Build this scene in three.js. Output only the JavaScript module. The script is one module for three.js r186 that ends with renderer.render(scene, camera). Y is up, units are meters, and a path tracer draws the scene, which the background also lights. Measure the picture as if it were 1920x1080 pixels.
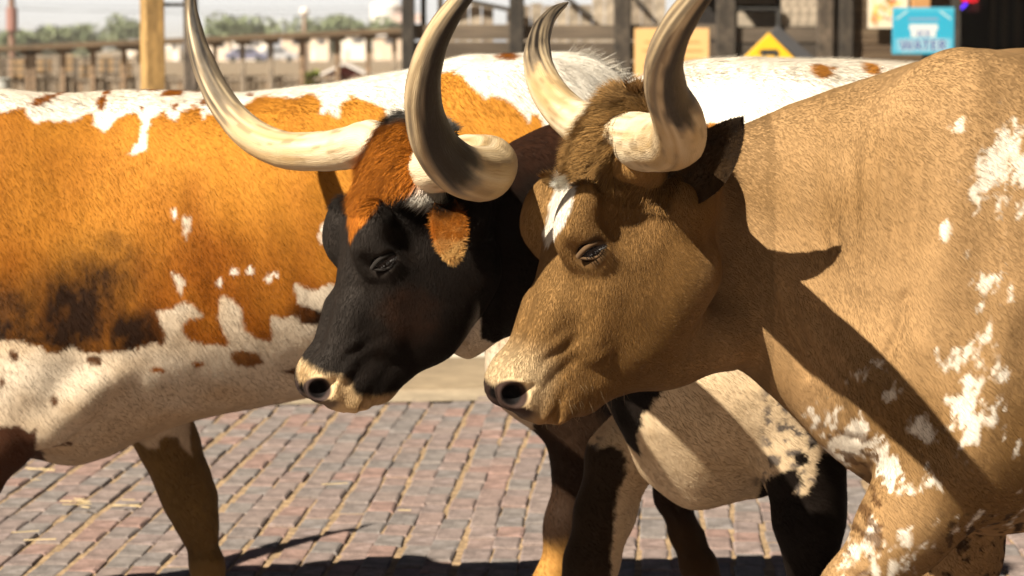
import * as THREE from 'three';
import { mergeGeometries } from 'three/addons/utils/BufferGeometryUtils.js';
import { RoundedBoxGeometry } from 'three/addons/geometries/RoundedBoxGeometry.js';

// ------------------------------------------------------------------ camera, sky, sun, exposure
const scene = new THREE.Scene();
const F = 5350, HC = 1.45, TH = Math.atan(450 / F);            // focal length in photo pixels, eye height, downward tilt
const camera = new THREE.PerspectiveCamera(2 * Math.atan(540 / F) * 180 / Math.PI, 16 / 9, 0.1, 2500);
camera.position.set(0, HC, 0);
camera.rotation.set(-TH, 0, 0);
camera.focus = 5.05; camera.userData.fStop = 8;
scene.add(camera);

const EXPO = 2.35;
const renderer = new THREE.WebGLRenderer({ antialias: true });
renderer.toneMapping = THREE.LinearToneMapping;
renderer.toneMappingExposure = EXPO;
renderer.shadowMap.enabled = true;

const SUN = new THREE.Vector3(-0.97, 1.2, 0.95).normalize();       // towards the sun: high on the left, behind the viewer
{
  const w = 512, h = 256, d = new Float32Array(w * h * 4), v = new THREE.Vector3();
  for (let j = 0; j < h; j++) for (let i = 0; i < w; i++) {
    const el = ((j + 0.5) / h - 0.5) * Math.PI, az = ((i + 0.5) / w - 0.5) * 2 * Math.PI;
    v.set(Math.cos(el) * Math.cos(az), Math.sin(el), Math.cos(el) * Math.sin(az));
    const up = Math.max(0, v.y), hz = Math.exp(-Math.max(0, up - 0.04) * 22), g = Math.pow(Math.max(0, v.dot(SUN)), 24) * 0.15;
    const k = (j * w + i) * 4;
    let r = 0.012 + 0.378 * hz + g, gg = 0.015 + 0.369 * hz + g * 0.9, b = 0.024 + 0.348 * hz + g * 0.75;
    if (v.y < 0) { r = 0.16; gg = 0.125; b = 0.09; }
    d[k] = r; d[k + 1] = gg; d[k + 2] = b; d[k + 3] = 1;
  }
  const t = new THREE.DataTexture(d, w, h, THREE.RGBAFormat, THREE.FloatType);
  t.mapping = THREE.EquirectangularReflectionMapping; t.magFilter = THREE.LinearFilter; t.minFilter = THREE.LinearFilter; t.needsUpdate = true;
  scene.background = t; scene.environment = t;
}
const sun = new THREE.DirectionalLight(new THREE.Color().setRGB(1, 0.9, 0.74), 5);
sun.position.copy(SUN).multiplyScalar(30).add(new THREE.Vector3(0, 0, -7)); sun.target.position.set(0, 0, -7);
sun.castShadow = true; sun.shadow.mapSize.set(4096, 4096); sun.shadow.radius = 1;
Object.assign(sun.shadow.camera, { left: -12, right: 12, top: 12, bottom: -12, near: 1, far: 80 });
scene.add(sun, sun.target);
scene.fog = new THREE.FogExp2(new THREE.Color().setRGB(0.9, 0.88, 0.84), 0.0003);      // summer dust in the air over the pens

// ------------------------------------------------------------------ helpers
function rng(seed) { let s = seed >>> 0; return () => { s = (s + 0x6d2b79f5) >>> 0; let t = Math.imul(s ^ (s >>> 15), 1 | s); t = (t + Math.imul(t ^ (t >>> 7), 61 | t)) ^ t; return ((t ^ (t >>> 14)) >>> 0) / 4294967296; }; }
const clamp = (x, a = 0, b = 1) => (x < a ? a : x > b ? b : x);
const sstep = (a, b, x) => { const t = clamp((x - a) / (b - a)); return t * t * (3 - 2 * t); };
const mix = (a, b, t) => a + (b - a) * t;
const mix3 = (a, b, t) => [a[0] + (b[0] - a[0]) * t, a[1] + (b[1] - a[1]) * t, a[2] + (b[2] - a[2]) * t];
function hash3(x, y, z) { let h = Math.imul(x, 374761393) ^ Math.imul(y, 668265263) ^ Math.imul(z, 2147483647 ^ 1274126177); h = Math.imul(h ^ (h >>> 13), 1274126177); h ^= h >>> 16; return (h >>> 0) / 4294967296; }
function noise(x, y, z) {                                        // value noise, -1..1
  const X = Math.floor(x), Y = Math.floor(y), Z = Math.floor(z); let u = x - X, v = y - Y, w = z - Z;
  u = u * u * (3 - 2 * u); v = v * v * (3 - 2 * v); w = w * w * (3 - 2 * w);
  const a = mix(mix(hash3(X, Y, Z), hash3(X + 1, Y, Z), u), mix(hash3(X, Y + 1, Z), hash3(X + 1, Y + 1, Z), u), v);
  const b = mix(mix(hash3(X, Y, Z + 1), hash3(X + 1, Y, Z + 1), u), mix(hash3(X, Y + 1, Z + 1), hash3(X + 1, Y + 1, Z + 1), u), v);
  return mix(a, b, w) * 2 - 1;
}
const fbm = (x, y, z, o = 3) => { let s = 0, a = 0.5; for (let i = 0; i < o; i++) { s += a * noise(x, y, z); x = x * 2.03 + 11.3; y = y * 2.03 + 5.1; z = z * 2.03 + 7.7; a *= 0.5; } return s; };
const sT = Math.sin(TH), cT = Math.cos(TH);
function at(px, py, d) {                                         // photo pixel and distance -> place in the street (only used to measure the layout)
  const cx = (px - 960) / F, cy = (540 - py) / F, z = cT + cy * sT, t = d / z;
  return [cx * t, HC + (cy * cT - sT) * t, -d];
}
const V3 = (a) => new THREE.Vector3(a[0], a[1], a[2]);
const names = new Map();
function numbered(n) { const k = names.get(n) || 0; names.set(n, k + 1); return k ? n + '_' + String(k).padStart(3, '0') : n; }
function tag(o, label, category, group) { o.userData.label = label; o.userData.category = category; if (group) o.userData.group = group; return o; }
function thing(name, pos, label, category, group) { const g = new THREE.Group(); g.name = numbered(name); g.position.set(pos[0], pos[1], pos[2]); scene.add(g); return tag(g, label, category, group); }
function mesh(name, geo, mat, parent) { const m = new THREE.Mesh(geo, mat); m.name = parent === scene ? numbered(name) : name; m.castShadow = m.receiveShadow = true; parent.add(m); return m; }
function part(name, geo, mat, parent, pos, rot) { const m = mesh(name, geo, mat, parent); if (pos) m.position.set(pos[0], pos[1], pos[2]); if (rot) m.rotation.set(rot[0], rot[1], rot[2]); return m; }
function struct(name, geo, mat, label) { const m = mesh(name, geo, mat, scene); m.userData.kind = 'structure'; if (label) m.userData.label = label; return m; }
const lin = (r, g, b) => new THREE.Color().setRGB(r, g, b);
const std = (r, g, b, rough = 0.9, extra = {}) => new THREE.MeshStandardMaterial({ color: lin(r, g, b), roughness: rough, ...extra });
function canvasTex(w, h, draw, srgb = true) { const c = document.createElement('canvas'); c.width = w; c.height = h; draw(c.getContext('2d'), w, h); const t = new THREE.CanvasTexture(c); if (srgb) t.colorSpace = THREE.SRGBColorSpace; t.wrapS = t.wrapT = THREE.RepeatWrapping; return t; }
function dataTex(w, h, fn, srgb = false) {                       // fn(u, v) -> [r, g, b] in 0..1, tiling is up to fn
  const d = new Uint8Array(w * h * 4);
  for (let j = 0; j < h; j++) for (let i = 0; i < w; i++) { const c = fn(i / w, j / h), k = (j * w + i) * 4; d[k] = clamp(c[0]) * 255; d[k + 1] = clamp(c[1]) * 255; d[k + 2] = clamp(c[2]) * 255; d[k + 3] = 255; }
  const t = new THREE.DataTexture(d, w, h); t.wrapS = t.wrapT = THREE.RepeatWrapping; t.magFilter = THREE.LinearFilter; t.minFilter = THREE.LinearMipmapLinearFilter; t.generateMipmaps = true;
  if (srgb) t.colorSpace = THREE.SRGBColorSpace; t.needsUpdate = true; return t;
}
const tnoise = (u, v, n, m, s) => { // tiling 2-d value noise with n by m cells
  const x = u * n, y = v * m, X = Math.floor(x), Y = Math.floor(y); let a = x - X, b = y - Y; a = a * a * (3 - 2 * a); b = b * b * (3 - 2 * b);
  const H = (i, j) => hash3(((i % n) + n) % n, ((j % m) + m) % m, s);
  return mix(mix(H(X, Y), H(X + 1, Y), a), mix(H(X, Y + 1), H(X + 1, Y + 1), a), b);
};
// ------------------------------------------------------------------ ground, street, pavement
const sandTex = dataTex(256, 256, (u, v) => { const n = 0.55 + 0.45 * (0.5 * tnoise(u, v, 16, 16, 1) + 0.3 * tnoise(u, v, 48, 48, 2) + 0.4 * tnoise(u, v, 120, 120, 3)); return [n, n * 0.97, n * 0.93]; }, true);
const grain = dataTex(256, 256, (u, v) => { const n = 0.4 * tnoise(u, v, 24, 24, 4) + 0.6 * tnoise(u, v, 110, 110, 5); return [n, n, n]; });
function flat(w, d, x, y, z, rotY = 0, uvm = 1) {
  const g = new THREE.PlaneGeometry(w, d).rotateX(-Math.PI / 2), p = g.attributes.position, uv = g.attributes.uv;
  for (let i = 0; i < p.count; i++) uv.setXY(i, p.getX(i) / uvm, p.getZ(i) / uvm);
  return g.rotateY(rotY).translate(x, y, z);
}
const dirtMat = std(0.34, 0.27, 0.19, 0.95, { map: (() => { const t = sandTex.clone(); t.needsUpdate = true; return t; })() });
struct('ground', flat(3000, 3000, 0, -0.02, -900, 0, 3), dirtMat, 'pale dusty ground reaching to the horizon');
const YAW = -Math.atan(280 / F);                                  // the courses run three degrees off the view
const bedMat = std(0.42, 0.305, 0.185, 0.97, { map: sandTex, bumpMap: grain, bumpScale: 0.004 });
const street = struct('street', flat(26, 13.2, 0, 0.001, -5.3, 0, 0.5), bedMat, 'brick paved street with sandy joints');
// kerb line: front foot at 11.75 m, turned thirteen degrees
const KR = 0.16, kx = Math.cos(KR), kz = Math.sin(KR), KZ = -11.86;
const inStreet = (x, z) => (z - (KZ + 0.0 - x * Math.tan(KR) * -1 * -1)) > 0;
{
  const R = rng(11), W = 0.089, Lb = 0.185;
  const geos = [];
  for (let k = 0; k < 7; k++) {                                    // worn bricks: chamfered, each variant a little out of true
    const w = W - 0.0055 - R() * 0.006, l = Lb - 0.004 - R() * 0.006, h = 0.05, c = 0.0045, q = () => (R() - 0.5) * 0.005;
    const pos = [], idx = [];
    const ring = (w2, l2, y, j) => { for (const [a, b] of [[-1, -1], [1, -1], [1, 1], [-1, 1]]) pos.push(a * w2 / 2 + j * q(), y + j * q() * 0.5, b * l2 / 2 + j * q()); };
    ring(w, l, -h, 0.6); ring(w, l, -c, 1); ring(w - c * 1.3, l - c * 1.3, -0.0015, 1); ring(w - c * 3, l - c * 3, 0.001, 0.6);
    for (let r = 0; r < 3; r++) for (let e = 0; e < 4; e++) { const a = r * 4 + e, b = r * 4 + (e + 1) % 4; idx.push(a, a + 4, b, b, a + 4, b + 4); }
    idx.push(12, 15, 14, 12, 14, 13);
    const g = new THREE.BufferGeometry(); g.setAttribute('position', new THREE.Float32BufferAttribute(pos, 3));
    const uv = []; for (let i = 0; i < pos.length; i += 3) uv.push((pos[i] + k * 0.37) / 0.3, (pos[i + 2] + k * 0.21) / 0.3);
    g.setAttribute('uv', new THREE.Float32BufferAttribute(uv, 2)); g.setIndex(idx); const gn = g.toNonIndexed(); gn.computeVertexNormals(); geos.push(gn);
  }
  const brickTex = dataTex(256, 256, (u, v) => { const n = 0.62 + 0.22 * tnoise(u, v, 7, 7, 6) + 0.16 * tnoise(u, v, 40, 40, 7) + 0.14 * tnoise(u, v, 128, 128, 8); const d = tnoise(u, v, 11, 11, 9) > 0.78 ? 1.12 : 1; return [n * d, n * d * 0.99, n * d * 0.97]; }, true);
  const tones = [[0.245, 0.19, 0.178], [0.222, 0.187, 0.179], [0.258, 0.188, 0.172], [0.205, 0.182, 0.178], [0.275, 0.18, 0.158], [0.235, 0.184, 0.175], [0.215, 0.19, 0.183], [0.25, 0.197, 0.183]];
  const mats = tones.map((t) => std(t[0], t[1], t[2], 0.86, { map: brickTex, bumpMap: grain, bumpScale: 0.0022 }));
  const cy = Math.cos(YAW), sy = Math.sin(YAW), all = [];
  for (let i = -62; i <= 62; i++) {
    let off = R() * Lb; const wob = R() * 6;
    for (let j = -12; j < 74; j++) {
      const u = i * W + (R() - 0.5) * 0.006 + 0.008 * Math.sin(j * 0.35 + wob) + 0.012 * Math.sin(j * 0.11 + i * 0.3), s = -(j * Lb + off) + (R() - 0.5) * 0.01;
      const x = u * cy + s * sy + 0.0, z = -u * sy + s * cy;
      const rx = (R() - 0.5) * 0.035, ry = YAW + (R() - 0.5) * 0.05, rz = (R() - 0.5) * 0.05, y = 0.007 + (R() - 0.5) * 0.009, k = Math.floor(R() * 7), t = Math.floor(R() * 8);
      const d = -z; if (d < 0.2) continue;
      const gut = KZ + x * Math.tan(KR) * -1; if (z < gut + 0.12) continue;
      const px = 960 + F * x / d, py = 90 + F * HC / d, seen = px > -10 && px < 1930 && py > 756 && py < 1095;
      const open = seen && ((px < 1060 && !(px > 290 && px < 400)) || (px > 1190 && px < 1500 && py > 900) || (px > 1570 && px < 1660 && py > 960));
      all.push({ x, y, z, rx, ry, rz, k, t, open, d });
    }
  }
  const shown = all.filter((b) => b.open).sort((a, b) => a.d - b.d).slice(0, 300); const set = new Set(shown);
  for (const b of shown) part('brick', geos[b.k], mats[b.t], street, [b.x, b.y, b.z], [b.rx, b.ry, b.rz]);
  const rest = all.filter((b) => !set.has(b)), m4 = new THREE.Matrix4(), e = new THREE.Euler(), q = new THREE.Quaternion(), one = new THREE.Vector3(1, 1, 1);
  const geoFar = [], byTone = tones.map(() => []);
  rest.forEach((b) => { m4.compose(new THREE.Vector3(b.x, b.y, b.z), q.setFromEuler(e.set(b.rx, b.ry, b.rz)), one); byTone[b.t].push(geos[b.k].clone().applyMatrix4(m4)); });
  byTone.forEach((l, t) => { const m = mesh('brick_paving', mergeGeometries(l), mats[t], street); m.userData.kind = 'stuff'; });
}
// kerb and pavement beyond the street
{
  const conc = dataTex(256, 256, (u, v) => { const n = 0.72 + 0.14 * tnoise(u, v, 5, 5, 12) + 0.12 * tnoise(u, v, 30, 30, 13) + 0.1 * tnoise(u, v, 120, 120, 14); return [n, n * 0.98, n * 0.94]; }, true);
  const m = std(0.36, 0.3, 0.225, 0.92, { map: conc, bumpMap: grain, bumpScale: 0.002 });
  const kerb = struct('kerb', new THREE.PlaneGeometry(0.01, 0.01), m, 'concrete kerb with a worn white edge along the street'); kerb.visible = true;
  kerb.geometry = flat(26, 0.42, 0, 0.012, 0, KR, 0.6).translate(0, 0, KZ + 0.02);
  const R = rng(5), st = std(0.36, 0.3, 0.225, 0.9, { map: conc }), wh = std(0.62, 0.59, 0.53, 0.85, { map: conc });
  for (let i = -5; i < 5; i++) {
    const g = new RoundedBoxGeometry(2.735, 0.3, 0.16, 2, 0.008), s = i * 2.74 + 0.17, o = part('kerb_stone', g, st, kerb, [s * kx, 0.0 + (R() - 0.5) * 0.006, KZ - 0.26 - s * kz * -1 * -1], [0, KR, 0]);
    part('white_edge', new RoundedBoxGeometry(2.68, 0.02, 0.1, 2, 0.008), wh, o, [0, 0.148, 0.03]);
  }
  struct('pavement', flat(30, 3.4, 0, 0.13, 0, KR, 0.8).translate(0, 0, KZ - 2.06), std(0.33, 0.25, 0.19, 0.93, { map: conc }), 'tan pavement beyond the kerb');
}
// straw lying on the bricks
{
  const R = rng(21), gs = [];
  const clumps = [[140, 960, 6, 18], [75, 905, 4, 14], [225, 955, 3, 18], [60, 1022, 2, 20], [750, 978, 1, 10], [640, 938, 1, 15]];
  for (const [px, py, n, sp] of clumps) for (let i = 0; i < n; i++) {
    const d = F * HC / (py - 90) * (1 + (R() - 0.5) * 0.03), p = at(px + (R() - 0.5) * 2 * sp, 500, d);
    const l = 0.02 + R() * 0.09, g = new THREE.BoxGeometry(l, 0.0025, 0.003 + R() * 0.005); g.rotateZ((R() - 0.5) * 0.1); g.rotateY((R() - 0.5) * 1.6); g.translate(p[0], 0.018 + R() * 0.012, p[2]); gs.push(g);
  }
  const s = mesh('straw', mergeGeometries(gs), std(0.52, 0.4, 0.22, 0.8), scene); s.userData.kind = 'stuff'; tag(s, 'wisps of pale straw scattered on the street bricks', 'straw');
}
// ------------------------------------------------------------------ beyond the street: pens, timber buildings, signs, trees
function woodTex(seed, lo, hi) { return dataTex(256, 256, (u, v) => { const g = 0.5 * tnoise(u, v, 4, 40, seed) + 0.35 * tnoise(u, v, 8, 110, seed + 1) + 0.25 * tnoise(u, v, 3, 9, seed + 2), k = mix(lo, hi, clamp(g)); return [k, k * 0.985, k * 0.96]; }, true); }
const wt1 = woodTex(51, 0.55, 1), wt2 = woodTex(61, 0.35, 1);
const wood = {
  dark: [std(0.075, 0.06, 0.047, 0.9, { map: wt2 }), std(0.1, 0.08, 0.063, 0.9, { map: wt2 }), std(0.06, 0.05, 0.042, 0.9, { map: wt2 })],
  grey: [std(0.19, 0.15, 0.115, 0.9, { map: wt2 }), std(0.24, 0.19, 0.145, 0.9, { map: wt2 }), std(0.155, 0.12, 0.09, 0.9, { map: wt2 })],
  pale: [std(0.42, 0.36, 0.29, 0.9, { map: wt1 }), std(0.5, 0.43, 0.35, 0.9, { map: wt1 }), std(0.36, 0.3, 0.24, 0.9, { map: wt1 })],
  siding: [std(0.2, 0.135, 0.08, 0.9, { map: wt2 }), std(0.16, 0.105, 0.062, 0.9, { map: wt2 }), std(0.24, 0.17, 0.105, 0.9, { map: wt2 })],
};
const RB = rng(88), pick = (a) => a[Math.floor(RB() * a.length)];
// a board or post that fills a rectangle of the layout at distance d, as a part of parent
function slab(name, parent, x0, y0, x1, y1, d, thick, mat, rotY = 0, rotZ = 0) {
  const a = at(x0, y0, d), b = at(x1, y1, d), w = Math.abs(b[0] - a[0]), h = Math.abs(a[1] - b[1]), P = parent.position;
  const g = new RoundedBoxGeometry(w, h, thick, 1, Math.min(w, h, thick) * 0.12);
  return part(name, g, mat, parent, [(a[0] + b[0]) / 2 - P.x, (a[1] + b[1]) / 2 - P.y, -d - thick / 2 - P.z], [0, rotY, rotZ]);
}
const gy = (d) => 90 + F * HC / d;                                // where the ground is seen at distance d
const base = (px, d) => [at(px, 90, d)[0], 0, -d];
// timber pen of wide boards between tall posts
{
  const d = 30, t = thing('timber_fence', base(1070, d), 'weathered timber fence of wide grey boards between tall dark posts', 'fence');
  const ps = [[752, 778], [955, 983], [1152, 1183], [1345, 1379]];
  for (const [a, b] of ps) slab('post', t, a, -150, b, gy(d), d - 0.02, 0.17, pick(wood.dark));
  for (let i = 0; i < 3; i++) { let y = 45; for (let k = 0; y < gy(d) - 6; k++) { const h = [29, 33, 31, 35, 30, 33, 34, 30][k % 8]; slab('board', t, ps[i][1] - 12, y + RB() * 2, ps[i + 1][0] + 12, Math.min(y + h, gy(d) - 2), d + 0.08, 0.05, k < 1 ? wood.grey[1] : k === 1 ? wood.grey[2] : pick([wood.grey[2], wood.dark[1], wood.grey[0]])); y += h + 3 + RB() * 2; } }
  for (const x of [788, 820]) slab('upright', t, x, -140, x + 11, 48, d + 0.2, 0.08, pick(wood.dark));
}
{
  const d = 38, t = thing('plank_shed', base(1080, d), 'pale shed of upright planks and sloping rails behind the timber fence', 'shed');
  for (let x = 835; x < 1340; x += 23) { if ((x > 925 && x < 945) || (x > 1235 && x < 1260)) continue; slab('plank', t, x, 4 + RB() * 10 - (x > 1100 ? 30 : 0), x + 21, gy(d), d, 0.04, pick(wood.pale)); }
  for (const [x0, y0, x1, y1] of [[880, 2, 985, 24], [1060, -6, 1112, 34], [1186, -8, 1216, 22], [830, 16, 884, 0]]) { const a = at(x0, y0, d - 0.2), b = at(x1, y1, d - 0.2), L = Math.hypot(b[0] - a[0], b[1] - a[1]); part('sloping_rail', new RoundedBoxGeometry(L, 0.06, 0.06, 1, 0.01), wood.dark[0], t, [(a[0] + b[0]) / 2 - t.position.x, (a[1] + b[1]) / 2, -d + 0.1 - t.position.z], [0, 0, Math.atan2(b[1] - a[1], b[0] - a[0])]); }
  for (let k = 0; k < 5; k++) slab('roof_board', t, 820, -60 + k * 11, 1345, -51 + k * 11, d + 0.4, 0.05, pick(wood.pale));
}
{
  const d = 30, t = thing('boarded_gate', base(1460, d), 'boarded gate with a black framed opening and white upright planks', 'gate');
  for (let k = 0, y = 52; y < gy(d) - 8; k++, y += 31) slab('board', t, 1379, y, 1536, Math.min(y + 28, gy(d) - 2), d + 0.06, 0.05, k ? pick([wood.grey[2], wood.dark[1]]) : wood.grey[0]);
  for (let x = 1466; x < 1530; x += 17) slab('white_plank', t, x, -90, x + 15, 50, d + 0.1, 0.04, wood.pale[1]);
  const bl = std(0.02, 0.019, 0.018, 0.7);
  slab('opening_frame', t, 1379, 14, 1466, 19, d, 0.06, bl); slab('opening_frame', t, 1456, 19, 1464, 52, d, 0.06, bl);
  for (let k = 0; k < 5; k++) slab('slat', t, 1384, -40 + k * 10, 1456, -33 + k * 10, d + 0.5, 0.03, wood.pale[2]);
  slab('lower_panel', t, 1384, 22, 1456, 50, d + 0.6, 0.03, wood.pale[1]);
  const a = at(1450, 56, d - 0.1), b = at(1520, 118, d - 0.1); part('brace', new RoundedBoxGeometry(Math.hypot(b[0] - a[0], b[1] - a[1]), 0.13, 0.08, 1, 0.01), std(0.045, 0.045, 0.05, 0.8), t, [(a[0] + b[0]) / 2 - t.position.x, (a[1] + b[1]) / 2, 0.1], [0, 0, Math.atan2(b[1] - a[1], b[0] - a[0])]);
}
// plank building with a dark open doorway
{
  const d = 30, t = thing('plank_building', base(1700, d), 'brown plank building with a dark open doorway', 'building');
  slab('corner_post', t, 1536, -150, 1561, gy(d), d - 0.05, 0.15, wood.grey[2]); slab('corner_post', t, 1577, -150, 1598, gy(d), d - 0.08, 0.15, wood.dark[0]); slab('infill_board', t, 1561, -150, 1577, gy(d), d + 0.04, 0.05, wood.grey[0]);
  for (let y = -120; y < gy(d) - 4; y += 14.5) slab('plank', t, 1598, y, 1790, Math.min(y + 13.3, gy(d) - 1), d + 0.03 + RB() * 0.012, 0.04, pick(wood.siding));
  const ink = std(0.012, 0.009, 0.008, 0.95), P = t.position, x0 = at(1790, 90, d)[0], x1 = x0 + 5;  // room surfaces near black: the dark of the unlit room is in their colour
  slab('door_jamb', t, 1786, -150, 1798, gy(d), d - 0.02, 0.2, wood.dark[2]);
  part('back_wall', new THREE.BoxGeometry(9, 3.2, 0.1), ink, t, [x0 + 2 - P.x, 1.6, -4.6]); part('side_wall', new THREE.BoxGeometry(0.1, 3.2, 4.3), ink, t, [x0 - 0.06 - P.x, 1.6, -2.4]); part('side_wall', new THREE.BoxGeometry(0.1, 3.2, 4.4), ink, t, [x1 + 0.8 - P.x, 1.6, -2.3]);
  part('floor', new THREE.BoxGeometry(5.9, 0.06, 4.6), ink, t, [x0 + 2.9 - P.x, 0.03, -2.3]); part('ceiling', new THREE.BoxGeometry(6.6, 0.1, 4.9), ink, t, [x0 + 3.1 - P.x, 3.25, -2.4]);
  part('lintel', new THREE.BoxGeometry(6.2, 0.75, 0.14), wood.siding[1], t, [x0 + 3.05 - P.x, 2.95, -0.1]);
  part('roof', new THREE.BoxGeometry(9.6, 0.12, 6.4), wood.dark[1], t, [1.9, 3.42, -2.2]);
  for (const x of [1858, 1880, 1905]) slab('inner_post', t, x, -100, x + 5, gy(d + 3), d + 3, 0.05, std(0.03, 0.018, 0.012, 0.9));
}
// signs
{
  const d = 29.6;
  const tex = canvasTex(512, 396, (g, w, h) => {
    g.fillStyle = '#27b4dc'; g.fillRect(0, 0, w, h); g.fillStyle = '#4fc3e4'; g.fillRect(0, 0, w, 30);
    g.save(); g.strokeStyle = '#bfe3ee'; g.lineWidth = 16; g.beginPath(); g.moveTo(26, 96); g.lineTo(120, 26); g.moveTo(w - 26, 96); g.lineTo(w - 120, 26); g.stroke(); g.restore();
    g.fillStyle = '#7fa9cf'; g.fillRect(130, 84, 250, 26);
    g.fillStyle = '#e9f0f4'; g.fillRect(136, 140, 240, 52); g.fillRect(150, 190, 210, 62);
    g.textAlign = 'center'; g.fillStyle = '#2c57a8'; g.font = 'bold 74px sans-serif'; g.fillText('ICE', 256, 246);
    g.fillStyle = '#7cc6e6'; g.fillRect(20, 262, w - 40, 116);
    g.font = 'bold 118px sans-serif'; g.lineWidth = 14; g.strokeStyle = '#cfe6f2'; g.strokeText('WATER', 256, 362); g.fillStyle = '#23489c'; g.fillText('WATER', 256, 362);
  });
  const t = thing('water_sign', base(1731, d), 'light blue sign reading ICE WATER on a dark post', 'sign');
  const a = at(1675, 15, d), b = at(1788, 101, d), w = b[0] - a[0], h = a[1] - b[1], c = [(a[0] + b[0]) / 2 - t.position.x, (a[1] + b[1]) / 2, 0];
  part('backing', new RoundedBoxGeometry(w + 0.012, h + 0.012, 0.03, 2, 0.008), std(0.05, 0.3, 0.45, 0.6), t, [c[0], c[1], -0.018]);
  part('sign_face', new THREE.PlaneGeometry(w, h), new THREE.MeshStandardMaterial({ map: tex, roughness: 0.55, color: lin(0.6, 0.6, 0.6) }), t, c);
  slab('post', t, 1732, 60, 1748, gy(d), d + 0.05, 0.08, std(0.03, 0.05, 0.05, 0.7)); slab('orange_post', t, 1712, -120, 1745, 16, d + 0.16, 0.1, std(0.4, 0.2, 0.07, 0.8));
}
{
  const d = 29.9, tex = canvasTex(256, 192, (g, w, h) => {
    g.fillStyle = '#e6d7bd'; g.fillRect(0, 0, w, h); const R = rng(4), cs = ['#c8703c', '#d9a03a', '#b54a3a', '#8c6a3a', '#d98a5a', '#e8c35a'];
    for (let i = 0; i < 46; i++) { g.fillStyle = cs[Math.floor(R() * 6)]; g.globalAlpha = 0.75; g.beginPath(); g.ellipse(20 + R() * 216, 16 + R() * 160, 6 + R() * 22, 4 + R() * 14, R() * 3, 0, 7); g.fill(); } g.globalAlpha = 1; g.strokeStyle = '#efe6d2'; g.lineWidth = 12; g.strokeRect(0, 0, w, h);
  });
  const t = thing('poster', base(1665, d), 'cream poster with orange print on the plank building', 'poster'), a = at(1628, -8, d), b = at(1702, 53, d), w = b[0] - a[0], h = a[1] - b[1];
  part('sheet', new RoundedBoxGeometry(w, h, 0.012, 1, 0.003), std(0.6, 0.52, 0.42, 0.8), t, [(a[0] + b[0]) / 2 - t.position.x, (a[1] + b[1]) / 2, -0.008]);
  part('print', new THREE.PlaneGeometry(w * 0.98, h * 0.98), new THREE.MeshStandardMaterial({ map: tex, roughness: 0.7, color: lin(0.75, 0.75, 0.75) }), t, [(a[0] + b[0]) / 2 - t.position.x, (a[1] + b[1]) / 2, 0.002]);
}
{
  const d = 29.5, t = thing('notice_board', base(1260, d), 'tan notice board with lines of print behind the horn', 'notice board');
  slab('panel', t, 1190, 53, 1329, 146, d, 0.03, std(0.62, 0.37, 0.15, 0.7)); slab('leg', t, 1200, 146, 1209, gy(d), d + 0.01, 0.04, wood.grey[0]); slab('leg', t, 1310, 146, 1319, gy(d), d + 0.01, 0.04, wood.grey[0]);
  for (const [x0, x1, y] of [[1208, 1312, 76], [1204, 1316, 92], [1212, 1308, 108], [1206, 1314, 120], [1210, 1312, 132]]) slab('print_line', t, x0, y, x1, y + 4, d - 0.006, 0.01, std(0.5, 0.27, 0.1, 0.8));
}
{
  const d = 29.3, t = thing('warning_sign', base(1441, d), 'yellow diamond warning sign with a black animal shape', 'sign'), c = at(1441, 112, d), s = at(1441 + 47, 112, d)[0] - c[0];
  const sh = new THREE.Shape(); sh.moveTo(0, s); sh.lineTo(s, 0); sh.lineTo(0, -s); sh.lineTo(-s, 0); sh.closePath();
  const sc = new THREE.Shape(); sc.moveTo(-0.075, 0.02); sc.lineTo(-0.05, 0.035); sc.lineTo(0.06, 0.035); sc.lineTo(0.08, 0.01); sc.lineTo(0.06, -0.045); sc.lineTo(0.045, -0.045); sc.lineTo(0.042, -0.01); sc.lineTo(-0.03, -0.012); sc.lineTo(-0.036, -0.045); sc.lineTo(-0.05, -0.045); sc.lineTo(-0.055, 0.0); sc.lineTo(-0.085, 0.002); sc.closePath();
  part('plate', new THREE.ExtrudeGeometry(sh, { depth: 0.01, bevelEnabled: true, bevelSize: 0.015, bevelThickness: 0.003, bevelSegments: 2 }), std(0.75, 0.42, 0.01, 0.5), t, [0, c[1], 0]);
  part('emblem', new THREE.ExtrudeGeometry(sc, { depth: 0.002, bevelEnabled: false }).scale(1.35, 1.35, 1), std(0.02, 0.02, 0.02, 0.6), t, [0.005, c[1] + 0.06, 0.0145]);
  slab('post', t, 1437, 100, 1445, gy(d), d + 0.02, 0.04, std(0.2, 0.2, 0.2, 0.6));
}
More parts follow.
